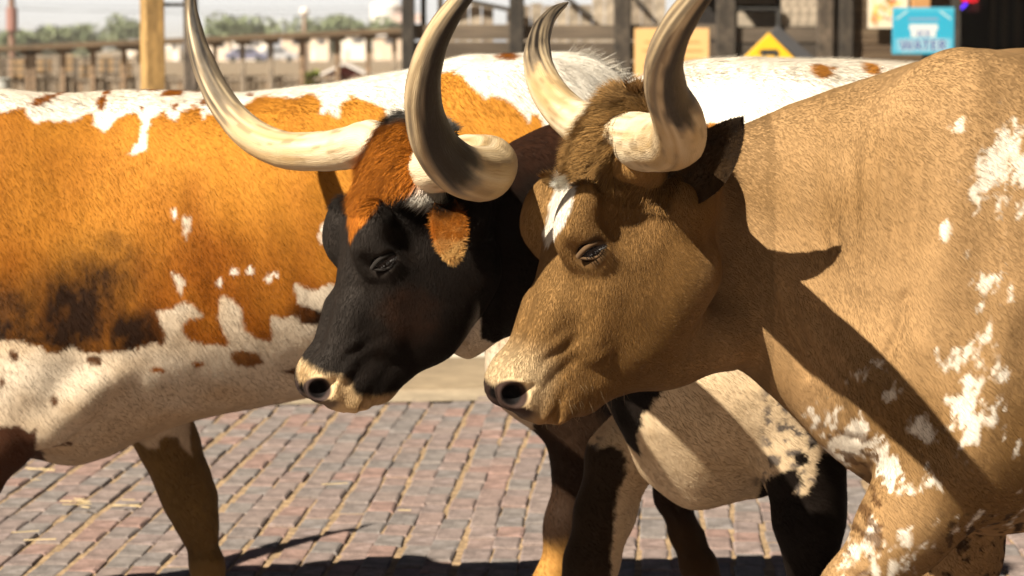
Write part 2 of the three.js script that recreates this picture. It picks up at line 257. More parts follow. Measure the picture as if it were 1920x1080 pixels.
{
  const d = 30.4, t = thing('neon_sign', base(1790, d), 'red and blue glowing neon sign hanging in the dark doorway', 'neon sign');
  const glow = (r, g, b, k) => new THREE.MeshStandardMaterial({ color: lin(0.02, 0.02, 0.02), emissive: lin(r, g, b), emissiveIntensity: k, roughness: 0.4 });
  const tube = (pts, r, m, n) => { const l = pts.map(([x, y]) => { const p = at(x, y, d); return new THREE.Vector3(p[0] - t.position.x, p[1], 0); }); part(n, new THREE.TubeGeometry(new THREE.CatmullRomCurve3(l), 80, r, 8), m, t); };
  const red = []; for (let i = 0; i <= 40; i++) { const x = i / 40; red.push([1764 + 66 * x + 4 * Math.sin(i * 1.9), -8 + 11 * Math.cos(i * 1.55) + 3 * x]); }
  tube(red, 0.011, glow(1, 0.012, 0.02, 0.55), 'red_tube'); tube([[1764, 4], [1774, 14], [1790, 18], [1804, 14], [1812, 6]], 0.016, glow(0.05, 0.03, 1, 0.9), 'blue_tube');
  slab('backing_plate', t, 1756, -40, 1838, 22, d + 0.05, 0.02, std(0.015, 0.012, 0.012, 0.7)).position.y += 0.0;
  const l = new THREE.PointLight(lin(1, 0.05, 0.1), 0.15, 4); l.position.set(0, 1.95, 0.12); l.castShadow = true; t.add(l);
}
// gate posts on the left
{
  const d = 22, t = thing('gate_frame', base(300, d), 'square tan timber post joined to a grey post by a black bar', 'gate post');
  const p = at(286, 90, d), tan = std(0.56, 0.36, 0.14, 0.85, { map: wt1 });
  part('tan_post', new RoundedBoxGeometry(0.155, 3.2, 0.155, 2, 0.012), tan, t, [p[0] - t.position.x, 1.6, 0], [0, 0.42, 0]);
  slab('grey_post', t, 341, -200, 372, gy(d), d, 0.12, std(0.18, 0.145, 0.12, 0.85, { map: wt2 })); slab('black_bar', t, 305, 5, 345, 12, d, 0.03, std(0.02, 0.02, 0.02, 0.6));
}
{
  const d = 25, t = thing('pale_drum', base(2, d), 'pale grey drum standing at the edge beside the pens', 'drum');
  const w = at(20, 90, d)[0] - at(-16, 90, d)[0], top = at(0, 146, d)[1];
  part('shell', new THREE.CylinderGeometry(w / 2, w / 2, top, 28), std(0.42, 0.43, 0.41, 0.6), t, [0, top / 2, 0]);
  for (const y of [0.03, top / 2, top - 0.01]) part('hoop', new THREE.TorusGeometry(w / 2, 0.01, 8, 28).rotateX(Math.PI / 2), std(0.36, 0.37, 0.35, 0.5), t, [0, y, 0]);
}
// stock pens with a long raised walkway rail
{
  const d = 60, t = thing('stock_pen_fence', base(380, d), 'long pen fence with a heavy brown top rail on posts', 'fence');
  const yr = (x) => 92 - x * 0.0455, m = std(0.24, 0.165, 0.1, 0.9, { map: wt2 }), m2 = std(0.46, 0.32, 0.21, 0.9, { map: wt2 });
  for (let x = -300; x < 780; x += 180) { const a = at(x, yr(x), d), b = at(x + 180, yr(x + 180), d), L = Math.hypot(b[0] - a[0], b[1] - a[1]); part('top_rail', new RoundedBoxGeometry(L, 0.12, 0.5, 1, 0.02), m, t, [(a[0] + b[0]) / 2 - t.position.x, (a[1] + b[1]) / 2, 0], [0, 0, Math.atan2(b[1] - a[1], b[0] - a[0])]); }
  for (const x of [-60, -5, 52, 62, 118, 175, 232, 262, 290, 402, 455, 508, 566, 632, 690, 740]) { const o = slab('post', t, x - 4 - RB() * 2, yr(x) + 4, x + 4 + RB() * 2, gy(d), d + 0.05, 0.16, pick([m2, m2, wood.pale[2]])); const a = at(x - 16, yr(x) + 6, d); if (x > 50) part('bracket', new THREE.BoxGeometry(0.34, 0.09, 0.12), m, t, [at(x, 0, d)[0] - t.position.x, at(x, yr(x) + 9, d)[1], 0]); }
  for (let x = -40; x < 760; x += 11) slab('picket', t, x, 141 + RB() * 5 - (x < 270 ? 0 : 2), x + 8, gy(d) - 1, d + 0.3, 0.03, pick([wood.siding[2], wood.pale[2], wood.grey[1], m2]));
  slab('lower_rail', t, -60, 146, 760, 151, d + 0.24, 0.05, wood.pale[2]);
}
{
  const d = 76, t = thing('inner_pen_fence', base(160, d), 'grey plank pens crowded behind the long rail', 'fence');
  for (let x = -40; x < 262; x += 19) { slab('post', t, x + RB() * 8, 100 + RB() * 18, x + 10 + RB() * 6, gy(d), d + RB() * 4, 0.12, pick([wood.grey[1], wood.pale[2], wood.grey[0]])); }
  for (const [y, k] of [[108, 1], [120, 0], [133, 1]]) slab('rail', t, -60, y, 264, y + 5, d + 1.8, 0.06, wood.grey[k]);
  for (const [x0, y0, x1, y1] of [[20, 110, 46, 152], [70, 112, 96, 140], [120, 104, 138, 134], [150, 118, 178, 146], [186, 106, 214, 140], [224, 114, 246, 150]]) slab('hay_board', t, x0, y0, x1, y1, d + 5, 0.3, std(0.5, 0.33, 0.17, 0.9, { map: wt1 }));
}
// small red shed, bush
{
  const d = 80, t = thing('red_shed', base(646, d), 'small dark red shed with a white gable roof', 'shed'), k = d / F, w = 74 * k, P = (x, y) => at(x, y, d);
  const e = P(646, 142)[1], r = P(646, 124)[1], sh = new THREE.Shape(); sh.moveTo(-w / 2, 0); sh.lineTo(w / 2, 0); sh.lineTo(w / 2, e); sh.lineTo(0, r); sh.lineTo(-w / 2, e); sh.closePath();
  part('wall', new THREE.ExtrudeGeometry(sh, { depth: 1.4, bevelEnabled: false }), std(0.16, 0.032, 0.03, 0.85), t, [0, 0, -1.4]);
  const wh = std(0.62, 0.58, 0.55, 0.7), L = Math.hypot(w / 2 + 0.18, r - e + 0.06);
  for (const s of [-1, 1]) { part('roof', new RoundedBoxGeometry(L, 0.07, 1.75, 1, 0.02), wh, t, [s * (w / 4 + 0.08), (e + r) / 2 + 0.03, -0.66], [0, 0, -s * Math.atan2(r - e, w / 2)]); part('corner_trim', new THREE.BoxGeometry(0.12, e, 0.1), wh, t, [s * w / 2, e / 2, 0.03]); }
}
function leafCrown(seed, rx, ry, rz, n, size, mats, lobes) {
  const R = rng(seed), gs = [[], [], []], pl = new THREE.PlaneGeometry(1, 0.62, 1, 1), m = new THREE.Matrix4(), q = new THREE.Quaternion(), e = new THREE.Euler(); const L = [];
  for (let i = 0; i < lobes; i++) { const a = R() * 6.28, h = R() * 2 - 0.8; L.push([Math.cos(a) * 0.5 * R(), h * 0.5, Math.sin(a) * 0.5 * R(), 0.35 + 0.35 * R()]); }
  for (let i = 0; i < n; i++) { const l = L[Math.floor(R() * lobes)], a = R() * 6.283, b = Math.acos(2 * R() - 1), s = l[3] * (0.72 + 0.33 * R()); const k = size * (0.6 + 0.8 * R()); m.compose(new THREE.Vector3(rx * (l[0] + s * Math.sin(b) * Math.cos(a)), ry * (l[1] + s * Math.cos(b)), rz * (l[2] + s * Math.sin(b) * Math.sin(a))), q.setFromEuler(e.set(R() * 6, R() * 6, R() * 6)), new THREE.Vector3(k, k, k)); gs[Math.floor(R() * 3)].push(pl.clone().applyMatrix4(m)); }
  return gs.map((g, i) => [mergeGeometries(g), mats[i]]);
}
{
  const leaf = (r, g, b) => new THREE.MeshPhysicalMaterial({ color: lin(r, g, b), roughness: 0.85, side: THREE.DoubleSide });
  const gm = [leaf(0.2, 0.24, 0.13), leaf(0.24, 0.275, 0.16), leaf(0.16, 0.195, 0.11)], bk = std(0.14, 0.1, 0.07, 0.95);  // foliage paled and greyed so its colour carries distance haze
  const d = 360, trees = [[30, 62, 74, 'low dark tree at the far left beyond the pens'], [100, 50, 76, 'rounded tree second from the left beyond the pens'], [158, 54, 62, 'smaller rounded tree between two taller ones'], [232, 31, 84, 'tall rounded tree just left of the tan post'], [412, 38, 62, 'round tree right of the grey gate post'], [462, 40, 72, 'broad tree just right of the upright horn tip'], [500, 50, 40, 'small tree at the end of the middle clump'], [572, 36, 70, 'tree behind the white lamp mast'], [632, 29, 66, 'tallest tree of the clump above the red shed'], [668, 46, 40, 'low tree right of the tallest clump'], [716, 40, 56, 'small tree under the pale tank'], [748, 44, 40, 'small tree touching the first dark fence post']];
  trees.forEach(([px, top, w, label], i) => {
    const D = d + (i % 4) * 22, t = thing('tree', base(px, D), label, 'tree', null), H = at(px, top, D)[1], W = w * D / F;
    const cr = leafCrown(100 + i, W * 0.78, H * 0.5, W * 0.7, 1500, 0.55, gm, 11); part('trunk', new THREE.CylinderGeometry(0.14, 0.24, H * 0.6, 8), bk, t, [0, H * 0.3, 0]);
    for (const [g, m] of cr) part('crown', g, m, t, [0, H * 0.56, 0]);
  });
  const t = thing('bush', base(582, 70), 'small yellow green bush beside the red shed', 'bush'), H = at(582, 141, 70)[1];
  for (const [g, m] of leafCrown(200, 0.34, 0.4, 0.3, 420, 0.1, [leaf(0.22, 0.25, 0.04), leaf(0.16, 0.19, 0.04), leaf(0.26, 0.27, 0.06)], 6)) part('foliage', g, m, t, [0, H - 0.34, 0]);
  part('stem', new THREE.CylinderGeometry(0.03, 0.05, H - 0.2, 6), bk, t, [0, (H - 0.2) / 2, 0]);
}
// far yard: pale sheds, parked cars, poles
{
  const pm = [std(0.72, 0.6, 0.48, 0.85), std(0.78, 0.72, 0.64, 0.85), std(0.66, 0.52, 0.4, 0.85)], dk = std(0.09, 0.09, 0.1, 0.5), rf = std(0.72, 0.7, 0.68, 0.6);
  const list = [[382, 430, 72, 'pale low shed farthest left in the yard behind the rail'], [436, 500, 70, 'pale low shed with cars parked before it'], [528, 576, 68, 'cream shed left of the lamp mast in the yard'], [580, 616, 66, 'narrow white shed behind the rail'], [640, 690, 64, 'cream shed with a wide dark window'], [700, 752, 66, 'white shed beside the first dark fence post'], [238, 262, 78, 'pale shed just left of the tan post'], [312, 336, 76, 'pale shed seen between tan and grey posts']];
  list.forEach(([x0, x1, y, label], i) => {
    const d = 318 + (i % 3) * 9, t = thing('yard_shed', base((x0 + x1) / 2, d), label, 'shed'), w = (x1 - x0) * d / F, H = at(0, y, d)[1];
    part('wall', new THREE.BoxGeometry(w, H, 3), pm[i % 3], t, [0, H / 2, -1.5]); part('roof', new RoundedBoxGeometry(w + 0.3, 0.14, 3.5, 1, 0.03), rf, t, [0, H + 0.05, -1.4], [0.06, 0, 0]);
    part('window', new THREE.BoxGeometry(w * 0.4, 0.5, 0.06), dk, t, [w * 0.12, H - 0.75, 0.01]); part('door', new THREE.BoxGeometry(0.5, 1.2, 0.05), pm[(i + 1) % 3], t, [-w * 0.28, 0.6, 0.015]);
  });
  const glass = std(0.03, 0.035, 0.045, 0.15), tyre = std(0.02, 0.02, 0.02, 0.9);
  for (const [px, d, c, label] of [[462, 296, [0.16, 0.16, 0.24], 'dark blue car parked in the yard behind the rail'], [520, 300, [0.4, 0.4, 0.42], 'silver car parked right of the blue car']]) {
    const t = thing('parked_car', base(px, d), label, 'car'); t.scale.setScalar(0.34);
    const sh = new THREE.Shape(); sh.moveTo(-2.1, 0.35); sh.lineTo(2.1, 0.35); sh.lineTo(2.15, 0.8); sh.lineTo(1.3, 0.95); sh.lineTo(0.7, 1.45); sh.lineTo(-1.0, 1.45); sh.lineTo(-1.7, 0.98); sh.lineTo(-2.15, 0.85); sh.closePath();
    const g = new THREE.ExtrudeGeometry(sh, { depth: 1.6, bevelEnabled: true, bevelSize: 0.06, bevelThickness: 0.06, bevelSegments: 2 }); t.scale.setScalar(1);
    part('body', g, std(c[0], c[1], c[2], 0.3), t, [0, 0, -0.8]); part('side_window', new THREE.BoxGeometry(1.9, 0.36, 0.02), glass, t, [-0.15, 1.2, 0.875]);
    for (const x of [-1.3, 1.3]) part('wheel', new THREE.CylinderGeometry(0.33, 0.33, 0.24, 18).rotateX(Math.PI / 2), tyre, t, [x, 0.33, 0.75]);
  }
  const pole = std(0.2, 0.12, 0.085, 0.9);
  { const d = 150, t = thing('utility_pole', base(23, d), 'brown utility pole with a reddish transformer at the far left', 'pole'), k = d / F; part('pole', new THREE.CylinderGeometry(0.15, 0.2, 9, 10), pole, t, [0, 4.5, 0]); part('transformer', new THREE.CylinderGeometry(0.3, 0.3, 1.2, 14), std(0.26, 0.13, 0.11, 0.7), t, [0.05, at(0, 36, d)[1], 0.3]); part('crossarm', new THREE.BoxGeometry(2.4, 0.14, 0.14), pole, t, [0, 7.6, 0.1]); }
  { const d = 180, t = thing('lamp_mast', base(571, d), 'thin mast with a white globe lamp above the trees', 'lamp post'); part('mast', new THREE.CylinderGeometry(0.1, 0.16, at(0, 28, d)[1], 8), std(0.3, 0.2, 0.15, 0.8), t, [0, at(0, 28, d)[1] / 2, 0]); part('globe', new THREE.SphereGeometry(0.3, 16, 12), std(0.8, 0.75, 0.7, 0.4), t, [0, at(0, 22, d)[1], 0]); part('collar', new THREE.CylinderGeometry(0.22, 0.12, 0.2, 12), std(0.3, 0.2, 0.15, 0.8), t, [0, at(0, 31, d)[1], 0]); }
  { const d = 420, t = thing('pale_tank', base(724, d), 'pale tank building rising above the trees', 'tank'), y = (p) => at(0, p, d)[1], m = std(0.75, 0.72, 0.7, 0.7); part('tank', new THREE.CylinderGeometry(2.3, 2.3, y(12) - y(44), 20), m, t, [0, (y(12) + y(44)) / 2, 0]); part('dome', new THREE.SphereGeometry(2.3, 20, 10, 0, 6.3, 0, 1.57).scale(1, 0.35, 1), m, t, [0, y(12), 0]); for (const s of [-1, 1]) part('support', new THREE.CylinderGeometry(0.3, 0.3, y(44), 8), m, t, [s * 1.6, y(44) / 2, 0]); part('shed_roof', new THREE.BoxGeometry(4.2, 1.2, 4), std(0.6, 0.45, 0.4, 0.8), t, [3.2, y(34), 0]); }
  const wm = std(0.12, 0.12, 0.12, 0.7); let wi = 0;
  for (const [y0, y1, sag] of [[4, 30, 8], [12, 20, 6], [-2, 12, 9]]) { const a = at(-200, y0, 150), b = at(800, y1, 150), pts = []; for (let i = 0; i <= 12; i++) { const u = i / 12; pts.push(new THREE.Vector3(mix(a[0], b[0], u), mix(a[1], b[1], u) - sag * 0.028 * 4 * u * (1 - u), -150)); } const w = mesh('overhead_wire', new THREE.TubeGeometry(new THREE.CatmullRomCurve3(pts), 40, 0.012, 5), wm, scene); tag(w, ['steepest overhead wire dropping from left to right across the sky', 'lowest and nearly level overhead wire across the sky', 'topmost overhead wire across the pale sky'][wi++], 'wire', 'overhead wires across the sky'); }
}
// ------------------------------------------------------------------ cattle: one continuous body from a distance field
const sub = (a, b) => [a[0] - b[0], a[1] - b[1], a[2] - b[2]], add = (a, b) => [a[0] + b[0], a[1] + b[1], a[2] + b[2]], scl = (a, s) => [a[0] * s, a[1] * s, a[2] * s];
const dot = (a, b) => a[0] * b[0] + a[1] * b[1] + a[2] * b[2], cross = (a, b) => [a[1] * b[2] - a[2] * b[1], a[2] * b[0] - a[0] * b[2], a[0] * b[1] - a[1] * b[0]], norm = (a) => scl(a, 1 / Math.hypot(a[0], a[1], a[2]));
const smin = (a, b, k) => { const h = Math.max(k - Math.abs(a - b), 0) / k; return Math.min(a, b) - h * h * k * 0.25; };
const smax = (a, b, k) => -smin(-a, -b, k);
function cone(a, ra, b, rb, k = 0.04, op = 1) {                   // tapered capsule
  const ba = sub(b, a), l2 = dot(ba, ba) || 1e-9, c = scl(add(a, b), 0.5), R = Math.sqrt(l2) / 2 + Math.max(ra, rb);
  return { c, R, k, op, f: (x, y, z) => { const px = x - a[0], py = y - a[1], pz = z - a[2]; const h = clamp((px * ba[0] + py * ba[1] + pz * ba[2]) / l2), dx = px - ba[0] * h, dy = py - ba[1] * h, dz = pz - ba[2] * h; return Math.sqrt(dx * dx + dy * dy + dz * dz) - ra - (rb - ra) * h; } };
}
function ell(c, r, k = 0.04, op = 1, fr = null) {                 // ellipsoid, axes along fr = [U, V, W] if given
  const R = Math.max(r[0], r[1], r[2]);
  return { c, R, k, op, f: (x, y, z) => {
    let a = x - c[0], b = y - c[1], w = z - c[2];
    if (fr) { const q = [a, b, w]; a = dot(q, fr[0]); b = dot(q, fr[1]); w = dot(q, fr[2]); }
    const k0 = Math.sqrt((a / r[0]) ** 2 + (b / r[1]) ** 2 + (w / r[2]) ** 2), k1 = Math.sqrt((a / r[0] ** 2) ** 2 + (b / r[1] ** 2) ** 2 + (w / r[2] ** 2) ** 2);
    return k1 < 1e-9 ? -Math.min(r[0], r[1], r[2]) : k0 * (k0 - 1) / k1;
  } };
}
function loft(st, fr, k = 0.06) {                                 // stations [u, top, bottom, halfWidth, w0, power, skew] in the frame fr {o, U, V, W}
  const N = 400, u0 = st[0][0], u1 = st[st.length - 1][0], tab = [];
  for (let i = 0; i <= N; i++) {
    const u = mix(u0, u1, i / N); let s = 0; while (s < st.length - 2 && st[s + 1][0] < u) s++;
    const A = st[Math.max(0, s - 1)], B = st[s], C = st[s + 1], D = st[Math.min(st.length - 1, s + 2)], t = (u - B[0]) / (C[0] - B[0]), row = [];
    for (let j = 1; j < 7; j++) {
      const dv = [0, 0, 0, 0, 0, 2.2, 0][j], a = A[j] ?? dv, b = B[j] ?? dv, c = C[j] ?? dv, e = D[j] ?? dv, L = C[0] - B[0];
      let m1 = C[0] > A[0] ? (c - a) / (C[0] - A[0]) * L : 0, m2 = D[0] > B[0] ? (e - b) / (D[0] - B[0]) * L : 0; const lim = 3 * Math.abs(c - b) + 1e-6; if (j === 3) { m1 = clamp(m1, -lim, lim); m2 = clamp(m2, -lim, lim); }
      const t2 = t * t, t3 = t2 * t; row.push((2 * t3 - 3 * t2 + 1) * b + (t3 - 2 * t2 + t) * m1 + (-2 * t3 + 3 * t2) * c + (t3 - t2) * m2);
    }
    tab.push(row);
  }
  let R = 0; const mid = [mix(u0, u1, 0.5), 0, 0]; mid[1] = (tab[N / 2][0] + tab[N / 2][1]) / 2;
  for (let i = 0; i <= N; i += 4) for (const v of [tab[i][0], tab[i][1]]) R = Math.max(R, Math.hypot(mix(u0, u1, i / N) - mid[0], v - mid[1], tab[i][2]));
  const c = add(fr.o, add(scl(fr.U, mid[0]), scl(fr.V, mid[1]))), { o, U, V, W } = fr;
  return { c, R: R + 0.02, k, op: 1, f: (x, y, z) => {
    const qx = x - o[0], qy = y - o[1], qz = z - o[2];
    const u = qx * U[0] + qy * U[1] + qz * U[2], v = qx * V[0] + qy * V[1] + qz * V[2], w = qx * W[0] + qy * W[1] + qz * W[2];
    const g = clamp((u - u0) / (u1 - u0)) * N, i = Math.min(N - 1, g | 0), t = g - i, A = tab[i], B = tab[i + 1];
    const top = mix(A[0], B[0], t), bot = mix(A[1], B[1], t), hw = Math.max(0.004, mix(A[2], B[2], t)), w0 = mix(A[3], B[3], t), n = mix(A[4], B[4], t), sk = mix(A[5], B[5], t);
    const b = Math.max(0.004, (top - bot) / 2), T = (v - (top + bot) / 2) / b, H = hw * Math.max(0.25, 1 + sk * clamp(T, -1, 1)), Z = Math.abs(w - w0) / H, m = Math.min(b, hw);
    const f = (Math.pow(Math.pow(Math.abs(T), n) + Math.pow(Z, n), 1 / n) - 1) * m * 0.9, e = Math.max(u0 - u, u - u1);
    return e > 0 ? Math.hypot(e, Math.max(f, 0)) : f;
  } };
}
function field(prims, list, x, y, z) {
  let d = 1;
  for (const i of list) { const p = prims[i], v = p.f(x, y, z); d = p.op > 0 ? smin(d, v, p.k) : smax(d, -v, p.k); }
  return d;
}
function netMesh(prims, lo, hi, h, keep) {                        // surface nets on a grid of cell h; keep(x, y, z) says which cells stay
  const n = [0, 1, 2].map((i) => Math.ceil((hi[i] - lo[i]) / h / 8) * 8 + 1), NX = n[0], NY = n[1], NZ = n[2], g = new Float32Array(NX * NY * NZ), at3 = (i, j, k) => i + NX * (j + NY * k);
  const half = 8 * h * 0.5, rad = half * Math.sqrt(3), all = prims.map((_, i) => i);
  for (let K = 0; K < NZ; K += 8) for (let J = 0; J < NY; J += 8) for (let I = 0; I < NX; I += 8) {
    const c = [lo[0] + I * h + half, lo[1] + J * h + half, lo[2] + K * h + half];
    const list = all.filter((i) => { const p = prims[i]; return Math.hypot(c[0] - p.c[0], c[1] - p.c[1], c[2] - p.c[2]) < p.R + rad + 0.06; });
    const dc = list.length ? field(prims, list, c[0], c[1], c[2]) : 1, far = Math.abs(dc) > rad * 2.2;
    for (let k = K; k < Math.min(K + 8, NZ); k++) for (let j = J; j < Math.min(J + 8, NY); j++) for (let i = I; i < Math.min(I + 8, NX); i++)
      g[at3(i, j, k)] = far ? dc : field(prims, list, lo[0] + i * h, lo[1] + j * h, lo[2] + k * h);
  }
  const id = new Int32Array(g.length).fill(-1), pos = [], idx = [];
  const E = [[0, 1], [2, 3], [4, 5], [6, 7], [0, 2], [1, 3], [4, 6], [5, 7], [0, 4], [1, 5], [2, 6], [3, 7]], v = new Float32Array(8);
  for (let k = 0; k < NZ - 1; k++) for (let j = 0; j < NY - 1; j++) for (let i = 0; i < NX - 1; i++) {
    let m = 0; const b = at3(i, j, k);
    for (let e = 0; e < 8; e++) { v[e] = g[b + (e & 1) + NX * ((e >> 1) & 1) + NX * NY * (e >> 2)]; if (v[e] < 0) m |= 1 << e; }
    if (m === 0 || m === 255) continue;
    let x = 0, y = 0, z = 0, q = 0;
    for (const [a, c] of E) if ((v[a] < 0) !== (v[c] < 0)) { const t = v[a] / (v[a] - v[c]); x += mix(a & 1, c & 1, t); y += mix((a >> 1) & 1, (c >> 1) & 1, t); z += mix(a >> 2, c >> 2, t); q++; }
    x = lo[0] + (i + x / q) * h; y = lo[1] + (j + y / q) * h; z = lo[2] + (k + z / q) * h;
    id[b] = pos.length / 3; pos.push(x, y, z);
  }
  const ok = (a) => a >= 0, quad = (a, b, c, d, flip) => { if (!(ok(a) && ok(b) && ok(c) && ok(d))) return; if (keep) { for (const q of [a, b, c, d]) if (!keep(pos[q * 3], pos[q * 3 + 1], pos[q * 3 + 2])) return; } if (!flip) idx.push(a, d, c, a, c, b); else idx.push(a, b, c, a, c, d); };
  for (let k = 1; k < NZ - 1; k++) for (let j = 1; j < NY - 1; j++) for (let i = 1; i < NX - 1; i++) {
    const b = at3(i, j, k), s = g[b] < 0;
    if (s !== (g[b + 1] < 0)) quad(id[b], id[b - NX], id[b - NX - NX * NY], id[b - NX * NY], s ? 1 : 0);
    if (s !== (g[b + NX] < 0)) quad(id[b], id[b - NX * NY], id[b - 1 - NX * NY], id[b - 1], s ? 1 : 0);
    if (s !== (g[b + NX * NY] < 0)) quad(id[b], id[b - 1], id[b - 1 - NX], id[b - NX], s ? 1 : 0);
  }
  return { pos, idx };
}
function tidy(m) {                                                // drop unused points, make a geometry
  const map = new Int32Array(m.pos.length / 3).fill(-1), pos = []; let n = 0;
  const idx = m.idx.map((i) => { if (map[i] < 0) { map[i] = n++; pos.push(m.pos[i * 3], m.pos[i * 3 + 1], m.pos[i * 3 + 2]); } return map[i]; });
  const g = new THREE.BufferGeometry(); g.setAttribute('position', new THREE.Float32BufferAttribute(pos, 3)); g.setIndex(idx); g.computeVertexNormals(); return g;
}
function finish(g, relief, coat) {                                // fine relief along the normals, colours and uv
  const p = g.attributes.position; let n = g.attributes.normal;
  for (let i = 0; i < p.count; i++) { const x = p.getX(i), y = p.getY(i), z = p.getZ(i), d = relief(x, y, z, n.getX(i), n.getY(i), n.getZ(i)); p.setXYZ(i, x + n.getX(i) * d, y + n.getY(i) * d, z + n.getZ(i) * d); }
  g.computeVertexNormals(); n = g.attributes.normal;
  const col = new Float32Array(p.count * 3), uv = new Float32Array(p.count * 2);
  for (let i = 0; i < p.count; i++) { const c = coat(p.getX(i), p.getY(i), p.getZ(i), n.getX(i), n.getY(i), n.getZ(i)); col[i * 3] = c[0]; col[i * 3 + 1] = c[1]; col[i * 3 + 2] = c[2]; uv[i * 2] = (p.getX(i) + p.getZ(i) * 0.7) / 0.25; uv[i * 2 + 1] = (p.getY(i) + p.getZ(i) * 0.5) / 0.25; }
  g.setAttribute('color', new THREE.Float32BufferAttribute(col, 3)); g.setAttribute('uv', new THREE.Float32BufferAttribute(uv, 2)); return g;
}
// a head frame: o at the poll, U down the face, V out of the forehead, W to the animal's left (towards the viewer)
function headFrame(o, ux, uy, yaw, roll = 0) {
  const c = Math.cos(yaw), s = Math.sin(yaw), L = Math.hypot(ux / c, uy), a = -ux / c / L, b = uy / L;   // ux, uy in photo pixels, y down
  const ry = (v) => [v[0] * c + v[2] * s, v[1], -v[0] * s + v[2] * c];
  let U = [-a, -b, 0], V = [-b, a, 0], W = [0, 0, 1];
  if (roll) { const cr = Math.cos(roll), sr = Math.sin(roll); const V2 = add(scl(V, cr), scl(W, sr)), W2 = add(scl(W, cr), scl(V, -sr)); V = V2; W = W2; }
  return { o, U: ry(U), V: ry(V), W: ry(W) };
}
const inFrame = (fr, u, v, w) => add(fr.o, add(scl(fr.U, u), add(scl(fr.V, v), scl(fr.W, w))));
function toFrame(fr, x, y, z) { const q = [x - fr.o[0], y - fr.o[1], z - fr.o[2]]; return [dot(q, fr.U), dot(q, fr.V), dot(q, fr.W)]; }
function solveUV(fr, px, py, w) {                                // which (u, v) of a head is seen at a photo point, for a given w
  let u = 0.2, v = 0;
  for (let i = 0; i < 5; i++) { const d = -(fr.o[2] + fr.U[2] * u + fr.V[2] * v + fr.W[2] * w), p = at(px, py, d), X = p[0] - fr.o[0] - fr.W[0] * w, Y = p[1] - fr.o[1] - fr.W[1] * w, D = fr.U[0] * fr.V[1] - fr.V[0] * fr.U[1]; u = (X * fr.V[1] - fr.V[0] * Y) / D; v = (fr.U[0] * Y - X * fr.U[1]) / D; }
  return [u, v];
}
const E1 = [-0.75, -0.66], E2 = [-0.66, 0.75];                    // along the eye slit, and up across it, in (u, v)
